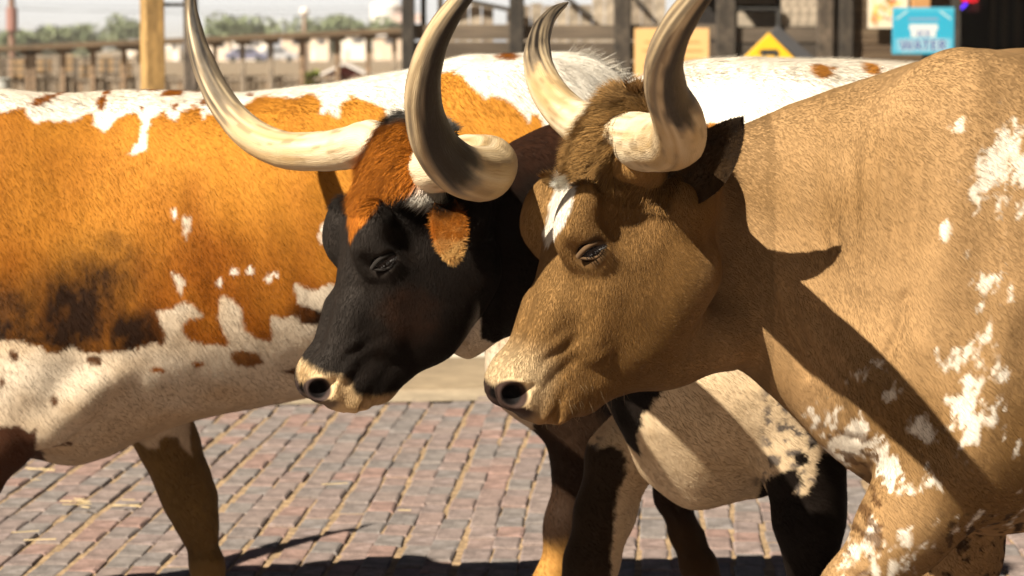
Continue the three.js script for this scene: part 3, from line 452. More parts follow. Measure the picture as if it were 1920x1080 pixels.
function headPrims(fr, M = {}) {
  const eye = M.eye || (M.eye = [0.253, -0.014]), nos = M.nos || (M.nos = [0.532, 0.0]); fr.M = M;
  const ex = add(scl(fr.U, E1[0]), scl(fr.V, E1[1])), ey = add(scl(fr.U, E2[0]), scl(fr.V, E2[1])), eax = [ex, ey, fr.W];
  const P = (u, v, w) => inFrame(fr, u, v, w), ax = [fr.U, fr.V, fr.W], out = [];
  out.push(loft([
    [-0.03, -0.04, -0.12, 0.05, 0, 2.2], [0.0, 0.0, -0.18, 0.085, 0, 2.3], [0.05, 0.026, -0.215, 0.1, 0, 2.4], [0.13, 0.043, -0.235, 0.108, 0, 2.5, 0.03], [0.2, 0.047, -0.243, 0.108, 0, 2.6, 0.06], [0.27, 0.042, -0.236, 0.098, 0, 2.5, 0.0],
    [0.35, 0.034, -0.195, 0.083, 0, 2.4, -0.08], [0.42, 0.03, -0.152, 0.07, 0, 2.4, -0.1], [0.48, 0.028, -0.112, 0.063, 0, 2.3, -0.05], [0.518, 0.02, -0.088, 0.055, 0, 2.3, 0.02], [0.54, 0.006, -0.066, 0.047, 0, 2.2], [0.552, -0.012, -0.045, 0.028, 0, 2.1]], fr, 0.03));
  for (const s of [-1, 1]) {
    out.push(ell(P(eye[0] - 0.045, eye[1] + 0.038, 0.096 * s), [0.062, 0.034, 0.037], 0.03, 1, ax));       // brow above the eye
    out.push(ell(P(eye[0], eye[1] - 0.002, 0.098 * s), [0.048, 0.045, 0.033], 0.03, 1, ax));      // orbit
    out.push(ell(P(0.275, -0.135, 0.075 * s), [0.105, 0.085, 0.045], 0.06, 1, ax));     // cheek muscle
    out.push(cone(P(0.3, -0.06, 0.092 * s), 0.02, P(0.4, -0.072, 0.077 * s), 0.014, 0.035)); // cheek crest
    out.push(cone(P(0.36, 0.008, 0.05 * s), 0.022, P(0.5, 0.012, 0.04 * s), 0.024, 0.04));     // side of the nose bone
    out.push(ell(P(nos[0] - 0.018, nos[1] - 0.008, 0.034 * s), [0.044, 0.031, 0.03], 0.035, 1, ax));    // nostril wing
    out.push(ell(P(0.498, -0.056, 0.042 * s), [0.046, 0.03, 0.026], 0.03, 1, ax));      // upper lip
    out.push(cone(P(0.475, -0.096, 0.02 * s), 0.025, P(0.36, -0.165, 0.045 * s), 0.036, 0.04)); // jaw
    out.push(cone(P(0.36, -0.165, 0.045 * s), 0.036, P(0.22, -0.2, 0.065 * s), 0.05, 0.05));
    out.push(ell(P(0.07, -0.03, 0.105 * s), [0.05, 0.05, 0.05], 0.04, 1, ax));          // horn root
    out.push(ell(P(0.11, -0.15, 0.1 * s), [0.04, 0.04, 0.035], 0.04, 1, ax));           // ear root
  }
  out.push(ell(P(0.487, -0.098, 0), [0.03, 0.027, 0.045], 0.025, 1, ax));                   // chin
  out.push(ell(P(0.02, -0.03, 0), [0.07, 0.055, 0.09], 0.05, 1, ax));                   // poll
  for (const s of [-1, 1]) {                                                            // what is cut away
    out.push(ell(P(0.165, -0.045, 0.13 * s), [0.05, 0.035, 0.03], 0.04, -1, ax));       // temple hollow
    out.push(ell(P(eye[0], eye[1], 0.129 * s), [0.027, 0.0145, 0.026], 0.01, -1, eax));   // eye opening
    out.push(cone(P(eye[0] + 0.012, eye[1] + 0.034, 0.122 * s), 0.012, P(eye[0] + 0.05, eye[1] + 0.008, 0.112 * s), 0.016, 0.03, -1), cone(P(eye[0] + 0.028, eye[1] + 0.022, 0.124 * s), 0.006, P(eye[0] + 0.016, eye[1] + 0.014, 0.128 * s), 0.005, 0.014, -1));         // hollow before the eye
    out.push(ell(P(nos[0] + 0.002, nos[1] - 0.003, 0.067 * s), [0.0195, 0.0215, 0.03], 0.01, -1, ax));      // nostril
    out.push(cone(P(nos[0] - 0.01, nos[1] - 0.012, 0.066 * s), 0.009, P(nos[0] - 0.024, nos[1] - 0.024, 0.07 * s), 0.004, 0.012, -1)); // its upper slit
    const mu = M.mouth || [0.515, -0.082];
    out.push(cone(P(mu[0] + 0.04, mu[1] - 0.004, 0.03 * s), 0.005, P(mu[0] + 0.015, mu[1], 0.06 * s), 0.0055, 0.012, -1), cone(P(mu[0] + 0.015, mu[1], 0.06 * s), 0.0055, P(mu[0] - 0.03, mu[1] + 0.006, 0.08 * s), 0.003, 0.014, -1));
  }
  return out;
}
function legPrims(js, k = 0.04) { const o = []; for (let i = 0; i < js.length - 1; i++) o.push(cone(js[i][0], js[i][1], js[i + 1][0], js[i + 1][1], k)); return o; }
// a coat pattern drawn flat on the animal's side: polygons in photo-sized units at the distance of the flank
function sideMap(ds) { return (x, y) => { const qx = x, qy = y - HC, fz = -sT * qy + cT * ds; return [960 + F * qx / fz, 540 - F * (cT * qy + sT * ds) / fz]; }; }
function polyDist(P, x, y) {                                      // signed distance to a polygon given as [x0, y0, x1, y1, ...], negative inside
  let d = 1e18, s = 1; const n = P.length / 2;
  for (let i = 0, j = n - 1; i < n; j = i++) {
    const xi = P[2 * i], yi = P[2 * i + 1], ex = P[2 * j] - xi, ey = P[2 * j + 1] - yi, wx = x - xi, wy = y - yi, t = clamp((wx * ex + wy * ey) / (ex * ex + ey * ey + 1e-9)), bx = wx - ex * t, by = wy - ey * t;
    d = Math.min(d, bx * bx + by * by);
    const c1 = y >= yi, c2 = y < P[2 * j + 1], c3 = ex * wy > ey * wx; if ((c1 && c2 && c3) || (!c1 && !c2 && !c3)) s = -s;
  }
  return s * Math.sqrt(d);
}
const blob = (x, y, cx, cy, rx, ry) => (Math.hypot((x - cx) / rx, (y - cy) / ry) - 1) * Math.min(rx, ry);
// horn: a swept tube; pts [x, y, z, r]; colour(t, a) with t along and a around
function hornGeo(pts, colour, seed) {
  const c = new THREE.CatmullRomCurve3(pts.map((p) => new THREE.Vector3(p[0], p[1], p[2])), false, 'centripetal'), NT = 150, NA = 36, pos = [], col = [], idx = [], uv = [];
  const len = []; let s = 0; for (let i = 0; i < pts.length; i++) { if (i) s += Math.hypot(pts[i][0] - pts[i - 1][0], pts[i][1] - pts[i - 1][1], pts[i][2] - pts[i - 1][2]); len.push(s); }
  const frames = c.computeFrenetFrames(NT, false);
  for (let i = 0; i <= NT; i++) {
    const t = i / NT, p = c.getPointAt(t), l = t * s; let k = 0; while (k < pts.length - 2 && len[k + 1] < l) k++;
    const q = sstep(0, 1, (l - len[k]) / (len[k + 1] - len[k])) * 0.5 + 0.5 * clamp((l - len[k]) / (len[k + 1] - len[k])), r0 = mix(pts[k][3], pts[k + 1][3], q) * (i === NT ? 0.02 : i === NT - 1 ? 0.55 : i === NT - 2 ? 0.8 : 1);
    for (let j = 0; j <= NA; j++) {
      const a = j / NA * 2 * Math.PI, ca = Math.cos(a), sa = Math.sin(a), n = frames.normals[i].clone().multiplyScalar(ca).addScaledVector(frames.binormals[i], sa);
      const ringy = 0.022 * noise(l * 60 + 2 * noise(ca, sa, l * 4), seed, 0) * sstep(0.55, 0.1, t) + 0.02 * noise(ca * 2 + seed, sa * 2, l * 9) + 0.012 * noise(ca * 6, sa * 6 + seed, l * 5);
      const r = r0 * (1 + ringy); pos.push(p.x + n.x * r, p.y + n.y * r, p.z + n.z * r); uv.push(j / NA * 4, l * 8); const k3 = colour(t, n, ca, sa, l); col.push(k3[0], k3[1], k3[2]);
    }
  }
  for (let i = 0; i < NT; i++) for (let j = 0; j < NA; j++) { const a = i * (NA + 1) + j, b = a + NA + 1; idx.push(a, a + 1, b, b, a + 1, b + 1); }
  const g = new THREE.BufferGeometry(); g.setAttribute('position', new THREE.Float32BufferAttribute(pos, 3)); g.setAttribute('color', new THREE.Float32BufferAttribute(col, 3)); g.setAttribute('uv', new THREE.Float32BufferAttribute(uv, 2)); g.setIndex(idx); g.computeVertexNormals(); return g;
}
const streak = dataTex(256, 256, (u, v) => { const n = 0.55 * tnoise(u, v, 60, 5, 31) + 0.45 * tnoise(u, v, 110, 14, 32); return [n, n, n]; });
const hornMat = new THREE.MeshPhysicalMaterial({ vertexColors: true, roughness: 0.5, bumpMap: streak, bumpScale: 0.0009, specularIntensity: 0.6 });
const furTex = dataTex(512, 512, (u, v) => { const n = 0.5 * tnoise(u, v, 150, 40, 41) + 0.35 * tnoise(u, v, 70, 24, 42) + 0.3 * tnoise(u, v, 14, 9, 43); return [n, n, n]; });
const coatMat = new THREE.MeshPhysicalMaterial({ vertexColors: true, roughness: 0.72, bumpMap: furTex, bumpScale: 0.00045, sheen: 0.07, sheenRoughness: 0.5, sheenColor: lin(0.5, 0.4, 0.3), specularIntensity: 0.18 });
const furrow = (u, v, w, sd) => { const q = u * 0.55 - v * 0.84 + 0.01 * noise(u * 18, v * 18, sd); return 0.0034 * Math.sin(q * 168 + 1.2) * sstep(0.36, 0.42, u) * sstep(0.52, 0.48, u) * sstep(-0.115, -0.085, v) * sstep(0.02, -0.005, v) * (0.6 + 0.6 * noise(u * 14, v * 14, 7 + sd)); };
const hairMat = new THREE.MeshPhysicalMaterial({ color: 0xffffff, roughness: 0.65, specularIntensity: 0.18 });
const darkMat = new THREE.MeshPhysicalMaterial({ color: lin(0.006, 0.004, 0.0035), roughness: 0.22, specularIntensity: 0.35 });
const hoofMat = std(0.06, 0.05, 0.045, 0.55);
const bladeGeo = (() => { const g = new THREE.BufferGeometry(); g.setAttribute('position', new THREE.Float32BufferAttribute([-0.5, 0, 0, 0.5, 0, 0, 0.28, 0.09, 0.6, -0.28, 0.09, 0.6, 0, 0.1, 1], 3)); g.setAttribute('normal', new THREE.Float32BufferAttribute([-0.3, 0.95, -0.1, 0.3, 0.95, -0.1, 0.3, 0.95, -0.1, -0.3, 0.95, -0.1, 0, 0.95, -0.1], 3)); g.setIndex([0, 2, 1, 0, 3, 2, 3, 4, 2]); return g; })();
// short hair lying on a skin: instances of one blade; spec(x, y, z, nx, ny, nz) -> null or [length, width, lift, flow vector]
function hairCoat(geo, count, seed, coat, spec, parent, name = 'coat_hair', tint = 0.3) {
  const R = rng(seed), p = geo.attributes.position, n = geo.attributes.normal, ix = geo.index, T = ix.count / 3, cum = new Float64Array(T); let s = 0;
  const A = new THREE.Vector3(), B = new THREE.Vector3(), C = new THREE.Vector3();
  for (let t = 0; t < T; t++) {
    A.fromBufferAttribute(p, ix.getX(3 * t)); B.fromBufferAttribute(p, ix.getX(3 * t + 1)); C.fromBufferAttribute(p, ix.getX(3 * t + 2));
    const nz = n.getZ(ix.getX(3 * t)), q = spec((A.x + B.x + C.x) / 3, (A.y + B.y + C.y) / 3, (A.z + B.z + C.z) / 3, n.getX(ix.getX(3 * t)), n.getY(ix.getX(3 * t)), nz);
    s += q ? B.sub(A).cross(C.sub(A)).length() * (q[4] ?? 1) : 0; cum[t] = s;
  }
  if (!s) return null;
  const im = new THREE.InstancedMesh(bladeGeo, hairMat, count), m = new THREE.Matrix4(), c3 = new THREE.Color(); let k = 0;
  for (let i = 0; i < count; i++) {
    const r = R() * s; let a = 0, b = T - 1; while (a < b) { const q = (a + b) >> 1; if (cum[q] < r) a = q + 1; else b = q; }
    let u = R(), v = R(); if (u + v > 1) { u = 1 - u; v = 1 - v; } const w = 1 - u - v, i0 = ix.getX(3 * a), i1 = ix.getX(3 * a + 1), i2 = ix.getX(3 * a + 2);
    const P = [0, 1, 2].map((q) => p.getComponent(i0, q) * w + p.getComponent(i1, q) * u + p.getComponent(i2, q) * v), N = norm([0, 1, 2].map((q) => n.getComponent(i0, q) * w + n.getComponent(i1, q) * u + n.getComponent(i2, q) * v));
    const sp = spec(P[0], P[1], P[2], N[0], N[1], N[2]); if (!sp) continue;
    let f = sp[3]; f = sub(f, scl(N, dot(f, N))); const jit = sp[5] ?? 0.35; f = norm(add(f, [(R() - 0.5) * jit, (R() - 0.5) * jit, (R() - 0.5) * jit])); f = norm(sub(f, scl(N, dot(f, N))));
    const lift = sp[2] * (0.5 + R()), L = sp[0] * (0.65 + 0.7 * R()), Wd = sp[1] * (0.7 + 0.6 * R()), D = norm(add(scl(f, Math.cos(lift)), scl(N, Math.sin(lift)))), X = norm(cross(N, D)), Y = cross(D, X);
    m.set(X[0] * Wd, Y[0] * L, D[0] * L, P[0], X[1] * Wd, Y[1] * L, D[1] * L, P[1], X[2] * Wd, Y[2] * L, D[2] * L, P[2], 0, 0, 0, 1); im.setMatrixAt(k, m);
    const c = coat(P[0], P[1], P[2], N[0], N[1], N[2]), g = 1 - tint / 2 + tint * R(); c3.setRGB(Math.min(0.9, c[0] * g), Math.min(0.9, c[1] * g), Math.min(0.9, c[2] * g)); im.setColorAt(k, c3); k++;
  }
  im.count = k; im.name = name; im.userData.kind = 'stuff'; im.castShadow = im.receiveShadow = true; parent.add(im); return im;
}
// an ear: a curled leaf from base to tip; wide, cup direction
function earGeo(base, tip, cup, wide, colour, ph = 0.1, pw = 0.8) {
  const L = sub(tip, base), D = norm(L), len = Math.hypot(L[0], L[1], L[2]), S = norm(cross(D, cup)), Cn = cross(S, D), NU = 26, NV = 20, pos = [], col = [], idx = [], uv = [];
  for (let side = 0; side < 2; side++) for (let i = 0; i <= NU; i++) for (let j = 0; j <= NV; j++) {
    const t = i / NU, a = (j / NV - 0.5) * 2, w = wide * (t > 0.995 ? 0.02 : Math.pow(Math.sin(Math.PI * (ph + (1 - ph) * t)), pw));
    const th = 0.005 * (1 - a * a) * (side ? 1 : -1), cupd = -w * 0.75 * (1 - a * a) * (1 - 0.55 * t) + 0.012 * Math.sin(t * 3), x = a * w, q = add(base, add(scl(D, t * len), add(scl(S, x), scl(Cn, cupd + th + 0.012 * t * t))));
    pos.push(q[0], q[1], q[2]); uv.push(a, t * 3); const c = colour(t, a, side); col.push(c[0], c[1], c[2]);
  }
  const n = (NU + 1) * (NV + 1);
  for (let s = 0; s < 2; s++) for (let i = 0; i < NU; i++) for (let j = 0; j < NV; j++) { const a = s * n + i * (NV + 1) + j, b = a + NV + 1; if (s) idx.push(a, a + 1, b, b, a + 1, b + 1); else idx.push(a, b, a + 1, b, b + 1, a + 1); }
  const g = new THREE.BufferGeometry(); g.setAttribute('position', new THREE.Float32BufferAttribute(pos, 3)); g.setAttribute('color', new THREE.Float32BufferAttribute(col, 3)); g.setAttribute('uv', new THREE.Float32BufferAttribute(uv, 2)); g.setIndex(idx); g.computeVertexNormals(); return g;
}
function addHoof(parent, p) {                                     // cloven hoof: two claws under a foot at p
  const gs = []; for (const s of [-1, 1]) { const g = new THREE.SphereGeometry(1, 14, 10); const q = g.attributes.position; for (let i = 0; i < q.count; i++) { const y = q.getY(i); q.setXYZ(i, q.getX(i) * 0.062 * (1 - 0.25 * y) - 0.03 * (1 - y) * 0.5, Math.max(-0.035, y * 0.05), q.getZ(i) * 0.027); } g.computeVertexNormals(); gs.push(g.translate(p[0] - 0.012, 0.036, p[2] + 0.028 * s)); }
  return mesh('hoof', mergeGeometries(gs), hoofMat, parent);
}
// everything an animal has in common; spec fields: prims, lo, hi, head (frame), coat, relief
function buildSteer(S) {
  const o = new THREE.Group(); o.name = numbered('longhorn_steer'); scene.add(o); tag(o, S.label, 'longhorn steer');
  let lo = [9, 9, 9], hi = [-9, -9, -9];
  for (const p of S.prims) if (p.op > 0) for (let i = 0; i < 3; i++) { lo[i] = Math.min(lo[i], p.c[i] - p.R); hi[i] = Math.max(hi[i], p.c[i] + p.R); }
  lo[1] = Math.max(lo[1], -0.02); hi[1] = Math.min(hi[1], 1.9); lo[2] = Math.max(lo[2], S.zr[0]); hi[2] = Math.min(hi[2], S.zr[1]); lo[0] = Math.max(lo[0], S.xr[0]); hi[0] = Math.min(hi[0], S.xr[1]);
  const geos = []; const H = S.headBox, h = S.cell;
  const inBox = (x, y, z, m) => H && x > H[0][0] + m && x < H[1][0] - m && y > H[0][1] + m && y < H[1][1] - m && z > H[0][2] + m && z < H[1][2] - m;
  geos.push(finish(tidy(netMesh(S.prims, lo, hi, h, H ? (x, y, z) => !inBox(x, y, z, 0.008) : null)), S.relief, S.coat));
  if (H) geos.push(finish(tidy(netMesh(S.prims, H[0], H[1], S.headCell)), S.relief, S.coat));
  const body = mesh('body', geos.length > 1 ? mergeGeometries(geos) : geos[0], coatMat, o);
  return { o, geos, body };
}
const rebase = (o, b) => { o.position.set(b[0], b[1], b[2]); for (const c of o.children) c.position.set(c.position.x - b[0], c.position.y - b[1], c.position.z - b[2]); };
// body stations in photo units [px, top, bottom, halfwidth, w0, power, skew] at distance d -> metres
function bodyLoft(d, st, k = 0.06) { return loft(st.map((s) => { const t = at(s[0], s[1], d), b = at(s[0], s[2], d); return [t[0], t[1], b[1], s[3], s[4] ?? 0, s[5] ?? 2.2, s[6] ?? 0]; }), { o: [0, 0, -d], U: [1, 0, 0], V: [0, 1, 0], W: [0, 0, 1] }, k); }
const J = (px, py, d, r) => [at(px, py, d), r];
const foot = (x, d) => [x, 0.075, -d];
const cream = [0.64, 0.53, 0.36], horny = [0.17, 0.13, 0.085], dusk = [0.014, 0.01, 0.007], WHITE = [0.74, 0.69, 0.6];
const relief0 = (x, y, z) => 0.004 * fbm(x * 6, y * 6, z * 6, 2) + 0.0012 * noise(x * 28, y * 22, z * 28);
function hornPart(parent, pts, seed, dark) {                      // dark(t, n) -> 0..1 how far the dark tip colour has come
  const g = hornGeo(pts, (t, n, ca, sa, l) => {
    const st = noise(ca * 5 + seed, sa * 5, l * 4.5) * 0.55 + noise(ca * 13, sa * 13 + seed, l * 7) * 0.5 + noise(ca * 3, sa * 3, l * 22 + seed) * 0.25, d = clamp(dark(t, n) + st * 0.55), b = clamp(sstep(0.02, 0.4, t + st * 0.15));
    let c = mix3(cream, [0.4, 0.27, 0.125], clamp(b * 0.75 + 0.6 * st)); c = mix3(c, [0.2, 0.13, 0.06], 0.6 * sstep(0.25, 0.6, noise(ca * 9 + seed, sa * 9, l * 16) + 0.4 * noise(ca * 24, sa * 24, l * 30))); c = mix3(c, horny, sstep(0.3, 0.62, d)); { const sc = 1 + 0.16 * noise(ca * 34, sa * 34, l * 3 + seed); c = [c[0] * sc, c[1] * sc, c[2] * sc]; } c = mix3(c, dusk, sstep(0.62, 0.95, d)); return c;
  }, seed);
  return mesh('horn', g, hornMat, parent);
}
function eyeParts(parent, fr, lid) {
  const [eu, ev] = fr.M.eye, Q = (a, b, w) => inFrame(fr, eu + E1[0] * a + E2[0] * b, ev + E1[1] * a + E2[1] * b, w);
  for (const s of [-1, 1]) {
    const e = part('eye', new THREE.SphereGeometry(0.0225, 28, 20), darkMat, parent, Q(0, 0, 0.1035 * s));
    const gs = [];
    for (const [up, r, drop] of [[1, 0.0046, 0.0015], [-1, 0.0026, 0]]) {                    // eyelids
      const pts = []; for (let i = 0; i <= 12; i++) { const a = (i / 12 - 0.5) * 2, h = 1 - a * a; pts.push(V3(Q(a * 0.026, up * h * 0.0125 - drop * h - 0.002 * a, (0.1115 + h * 0.0125) * s))); }
      gs.push(new THREE.TubeGeometry(new THREE.CatmullRomCurve3(pts), 24, r, 8));
    }
    const l = mesh('eyelid', mergeGeometries(gs), lid, e); l.position.set(-e.position.x, -e.position.y, -e.position.z);
    if (s > 0) {
      const R = rng(9), ls = []; for (let i = 0; i < 34; i++) { const a = (R() - 0.5) * 1.7, h = 1 - a * a, p = Q(a * 0.025, 0.004 * h, (0.1215 + h * 0.006) * s), q = Q(a * 0.029 + (R() - 0.5) * 0.005, -0.003 - R() * 0.004, (0.131 + h * 0.006) * s); const c = new THREE.QuadraticBezierCurve3(V3(p), V3(add(scl(add(p, q), 0.5), scl(fr.W, 0.003))), V3(q)); ls.push(new THREE.TubeGeometry(c, 4, 0.0006, 4)); }
      const m = mesh('eyelashes', mergeGeometries(ls), darkMat, e); m.position.copy(l.position); m.userData.kind = 'stuff';
    }
  }
}
const QUICK = false;                                             // shared sizes of the fur layers
const NH = QUICK ? 0.05 : 1;

// ================================================================== the tan steer in front
{
  const fr = headFrame(at(1152, 215, 4.97), -0.315, 0.944, 0.27, 0.04), D = 5.06, M = { eye: solveUV(fr, 1112, 470, 0.122), nos: solveUV(fr, 960, 738, 0.056), mouth: solveUV(fr, 1048, 768, 0.066) };
  
  const prims = [bodyLoft(D, [
    [1230, 330, 630, 0.06, -0.05], [1275, 290, 660, 0.085, -0.06], [1330, 262, 684, 0.105, -0.065], [1400, 236, 706, 0.122, -0.06], [1480, 201, 772, 0.15, -0.045], [1560, 168, 850, 0.185, -0.02, 2.2, -0.05], [1640, 140, 906, 0.22, -0.005, 2.2, -0.08], [1720, 117, 940, 0.26, 0, 2.2, -0.1], [1800, 101, 985, 0.285, 0, 2.3, -0.08],
    [1860, 94, 1000, 0.295, 0, 2.3], [1920, 90, 992, 0.305, 0, 2.3], [2050, 92, 985, 0.32, 0, 2.4], [2300, 100, 970, 0.335, 0, 2.4], [2600, 84, 920, 0.31, 0, 2.4], [2780, 90, 820, 0.28, 0, 2.4], [2900, 120, 720, 0.2], [2960, 170, 620, 0.1], [2975, 260, 500, 0.03]], 0.05),
    ...headPrims(fr, M), cone(at(1112, 720, 4.97), 0.027, at(1250, 668, 5.0), 0.047, 0.05), cone(at(1250, 668, 5.0), 0.047, at(1350, 636, 5.03), 0.056, 0.05)];
  for (const s of [1, -1]) {
    const z = D - 0.2 * s;
    prims.push(ell(at(1800, 430, D - 0.17 * s), [0.17, 0.3, 0.12], 0.1), ell(at(1745, 735, D - 0.17 * s), [0.15, 0.13, 0.11], 0.09), ell(at(1850, 800, D - 0.19 * s), [0.1, 0.14, 0.1], 0.08));
    if (s > 0) prims.push(...legPrims([J(1800, 850, z, 0.112), J(1700, 985, z, 0.074), J(1600, 1112, z, 0.052), J(1553, 1200, z - 0.01, 0.052), J(1540, 1260, z, 0.04), J(1545, 1480, z, 0.034), [foot(at(1545, 0, z)[0] - 0.02, z), 0.05]], 0.05));
    else prims.push(...legPrims([J(1800, 880, z, 0.1), J(1800, 1030, z, 0.07), J(1795, 1150, z, 0.05), J(1820, 1420, z, 0.034), [foot(at(1850, 0, z)[0], z), 0.05]], 0.05));
    const hx = s > 0 ? 2880 : 2700;
    prims.push(ell(at(2760, 480, D - 0.16 * s), [0.22, 0.3, 0.14], 0.08), ...legPrims([J(2740, 700, D - 0.15 * s, 0.13), J(hx - 60, 950, z, 0.075), J(hx + 20, 1120, z, 0.05), J(hx, 1400, z, 0.036), [foot(at(hx - 40, 0, z)[0], z), 0.05]], 0.05));
  }
  const sm = sideMap(4.76), hm = sideMap(4.98);
  const tan = [0.315, 0.192, 0.088], tanD = [0.17, 0.094, 0.034];
  const roan = [[1885, 310, 70, 130, 0.5], [1840, 350, 45, 60, 0.45], [1772, 432, 14, 30, 0.75], [1900, 240, 25, 60, 0.35], [1850, 600, 70, 180, 0.3], [1660, 725, 62, 55, 0.5], [1880, 660, 40, 110, 0.4], [1800, 690, 55, 90, 0.45], [1840, 790, 80, 90, 0.42], [1740, 800, 60, 40, 0.55], [1700, 900, 70, 60, 0.4], [1640, 1040, 90, 80, 0.5], [1700, 1040, 60, 60, 0.45], [1600, 850, 80, 90, 0.62], [1735, 380, 12, 16, 0.4], [1800, 235, 30, 20, 0.3], [1890, 880, 90, 90, 0.3], [1870, 990, 110, 60, 0.45]];
  const blaze = [1058, 318, 1080, 328, 1066, 385, 1042, 432, 1022, 462, 1019, 432, 1032, 385, 1046, 345];
  const coat = (x, y, z, nx, ny, nz) => {
    const [px, py] = sm(x, y), [u, v, w] = toFrame(fr, x, y, z), big = fbm(x * 5, y * 5, z * 5, 3), fine = noise(x * 90, y * 40, z * 90) * 0.5 + noise(x * 220, y * 110, z * 220) * 0.5;
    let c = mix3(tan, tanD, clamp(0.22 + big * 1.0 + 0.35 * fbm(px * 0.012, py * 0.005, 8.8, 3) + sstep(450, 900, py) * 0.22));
    const head = sstep(-0.26, -0.16, v) * sstep(-0.1, 0.0, u) * (px < 1420 ? 1 : 0);
    if (head > 0) {
      const [hx, hy] = hm(x, y); let h = mix3([0.235, 0.13, 0.046], [0.12, 0.06, 0.017], clamp(0.35 + big * 0.8));
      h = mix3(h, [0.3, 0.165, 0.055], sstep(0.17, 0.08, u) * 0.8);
      h = mix3(h, [0.12, 0.06, 0.018], sstep(0.0, -0.1, v) * 0.5); h = mix3(h, [0.62, 0.47, 0.28], sstep(0.4, 0.49, u) * sstep(-0.045, 0.02, v) * 0.8);  // cheek shade painted into the colour, then the pale muzzle
      h = mix3(h, [0.035, 0.018, 0.008], sstep(0.042, 0.022, Math.hypot(u - M.eye[0], (v - M.eye[1]) * 1.25)) * 0.85);
      h = mix3(h, WHITE, sstep(3, -3, polyDist(blaze, hx + fine * 4, hy + fine * 4)));
      const dn = Math.hypot(u - M.nos[0] - 0.004, (v - M.nos[1]), (Math.abs(w) - 0.05) * 0.6), nose = Math.max(sstep(0.032, 0.026, dn), sstep(M.nos[0] + 0.012, M.nos[0] + 0.02, u) * sstep(M.nos[1] - 0.07, M.nos[1] - 0.04, v));
      h = mix3(h, [0.04, 0.024, 0.019], nose); h = mix3(h, [0.004, 0.003, 0.003], sstep(0.021, 0.016, Math.hypot(u - M.nos[0] - 0.002, v - M.nos[1] + 0.002)) * sstep(0.07, 0.064, Math.abs(w)));
      h = mix3(h, [0.2, 0.11, 0.045], sstep(0.5, 0.53, u) * sstep(-0.05, -0.09, v) * 0.5);
      c = mix3(c, h, head);
    }
    let m = 0; for (const [bx, by, rx, ry, a] of roan) m = Math.max(m, a * sstep(1.15, 0.35, Math.hypot((px - bx) / rx, (py - by) / ry)));
    if (m > 0.01 && !(head > 0.3)) { const ax2 = px * 0.8 + py * 0.25, ay2 = py * 0.6 - px * 0.2, n = 0.5 + 0.95 * fbm(ax2 * 0.066 + 7 + 0.8 * noise(px * 0.03, py * 0.03, 5), ay2 * 0.042, 3.1, 5) + 0.22 * noise(px * 0.19 + py * 0.05, py * 0.11, 2.2) + 0.16 * fine; c = mix3(c, mix3(WHITE, tan, 0.1), sstep(0.12, -0.08, 0.96 - m - n * 0.85) * 0.85); }
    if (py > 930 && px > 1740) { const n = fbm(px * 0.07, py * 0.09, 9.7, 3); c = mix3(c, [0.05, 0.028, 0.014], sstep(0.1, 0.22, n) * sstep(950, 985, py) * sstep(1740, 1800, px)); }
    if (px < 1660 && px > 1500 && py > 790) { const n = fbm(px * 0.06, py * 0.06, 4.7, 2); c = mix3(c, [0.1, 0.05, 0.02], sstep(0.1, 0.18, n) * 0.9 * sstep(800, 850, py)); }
    const g = 1 + 0.13 * fine + 0.05 * noise(x * 14, y * 14, z * 14); return [c[0] * g, c[1] * g, c[2] * g];
  };
  const pl = (P, x, y) => { let m = 1e9; for (let i = 0; i < P.length - 2; i += 2) { const ex = P[i + 2] - P[i], ey = P[i + 3] - P[i + 1], t = clamp(((x - P[i]) * ex + (y - P[i + 1]) * ey) / (ex * ex + ey * ey)); m = Math.min(m, Math.hypot(x - P[i] - ex * t, y - P[i + 1] - ey * t)); } return m; };
  const folds = [[1500, 560, 1532, 650, 1580, 740, 1615, 840], [1462, 520, 1482, 620, 1535, 730], [1545, 600, 1590, 700, 1640, 770], [1700, 560, 1660, 700, 1690, 830], [1560, 250, 1550, 340, 1575, 450], [1480, 270, 1470, 360, 1500, 480]], swell = [[1840, 150, 1790, 400, 1740, 640], [1420, 470, 1540, 640, 1660, 740], [1900, 560, 1850, 760, 1790, 880]];
  const relief = (x, y, z, nx, ny, nz) => {
    const [px, py] = sm(x, y); let d = relief0(x, y, z); if (nz > 0 && px > 1400) { const g0 = sstep(1400, 1500, px); let d0 = d; d = 0; d += 0.006 * fbm(px * 0.011, py * 0.0045, 2.5, 2); folds.forEach((P, i) => { const q = pl(P, px + 5 * noise(py * 0.03, i, 1), py); d -= (i > 3 ? 0.003 : 0.006) * Math.exp(-q * q / (i > 3 ? 500 : 110)); }); swell.forEach((P) => { const q = pl(P, px, py); d += 0.009 * Math.exp(-q * q / 1800); }); d = d0 + d * g0; } const neck = sstep(1400, 1500, px) * sstep(1640, 1540, px) * sstep(360, 520, py) * sstep(760, 660, py);
    d += neck * 0.0055 * Math.sin((px + 0.3 * Math.abs(py - 560) + 26 * noise(x * 6, y * 4, 3)) * 0.17) * clamp(0.35 + 0.9 * noise(x * 11, y * 5, 1), 0, 1.2);
    const n2 = sstep(1420, 1520, px) * sstep(1800, 1600, px) * sstep(230, 330, py) * sstep(600, 440, py); d += n2 * 0.0022 * Math.sin((px + 26 * noise(x * 7, y * 2, 9)) * 0.2) * clamp(noise(x * 8, y * 2.5, 4) + 0.2, 0, 1);
    const [u, v, w] = toFrame(fr, x, y, z); d += furrow(u, v, w, 1);
    if (u < 0.16 && v > -0.08) d += 0.006 * fbm(x * 30, y * 30, z * 30, 3) * sstep(0.17, 0.1, u);
    return d;
  };
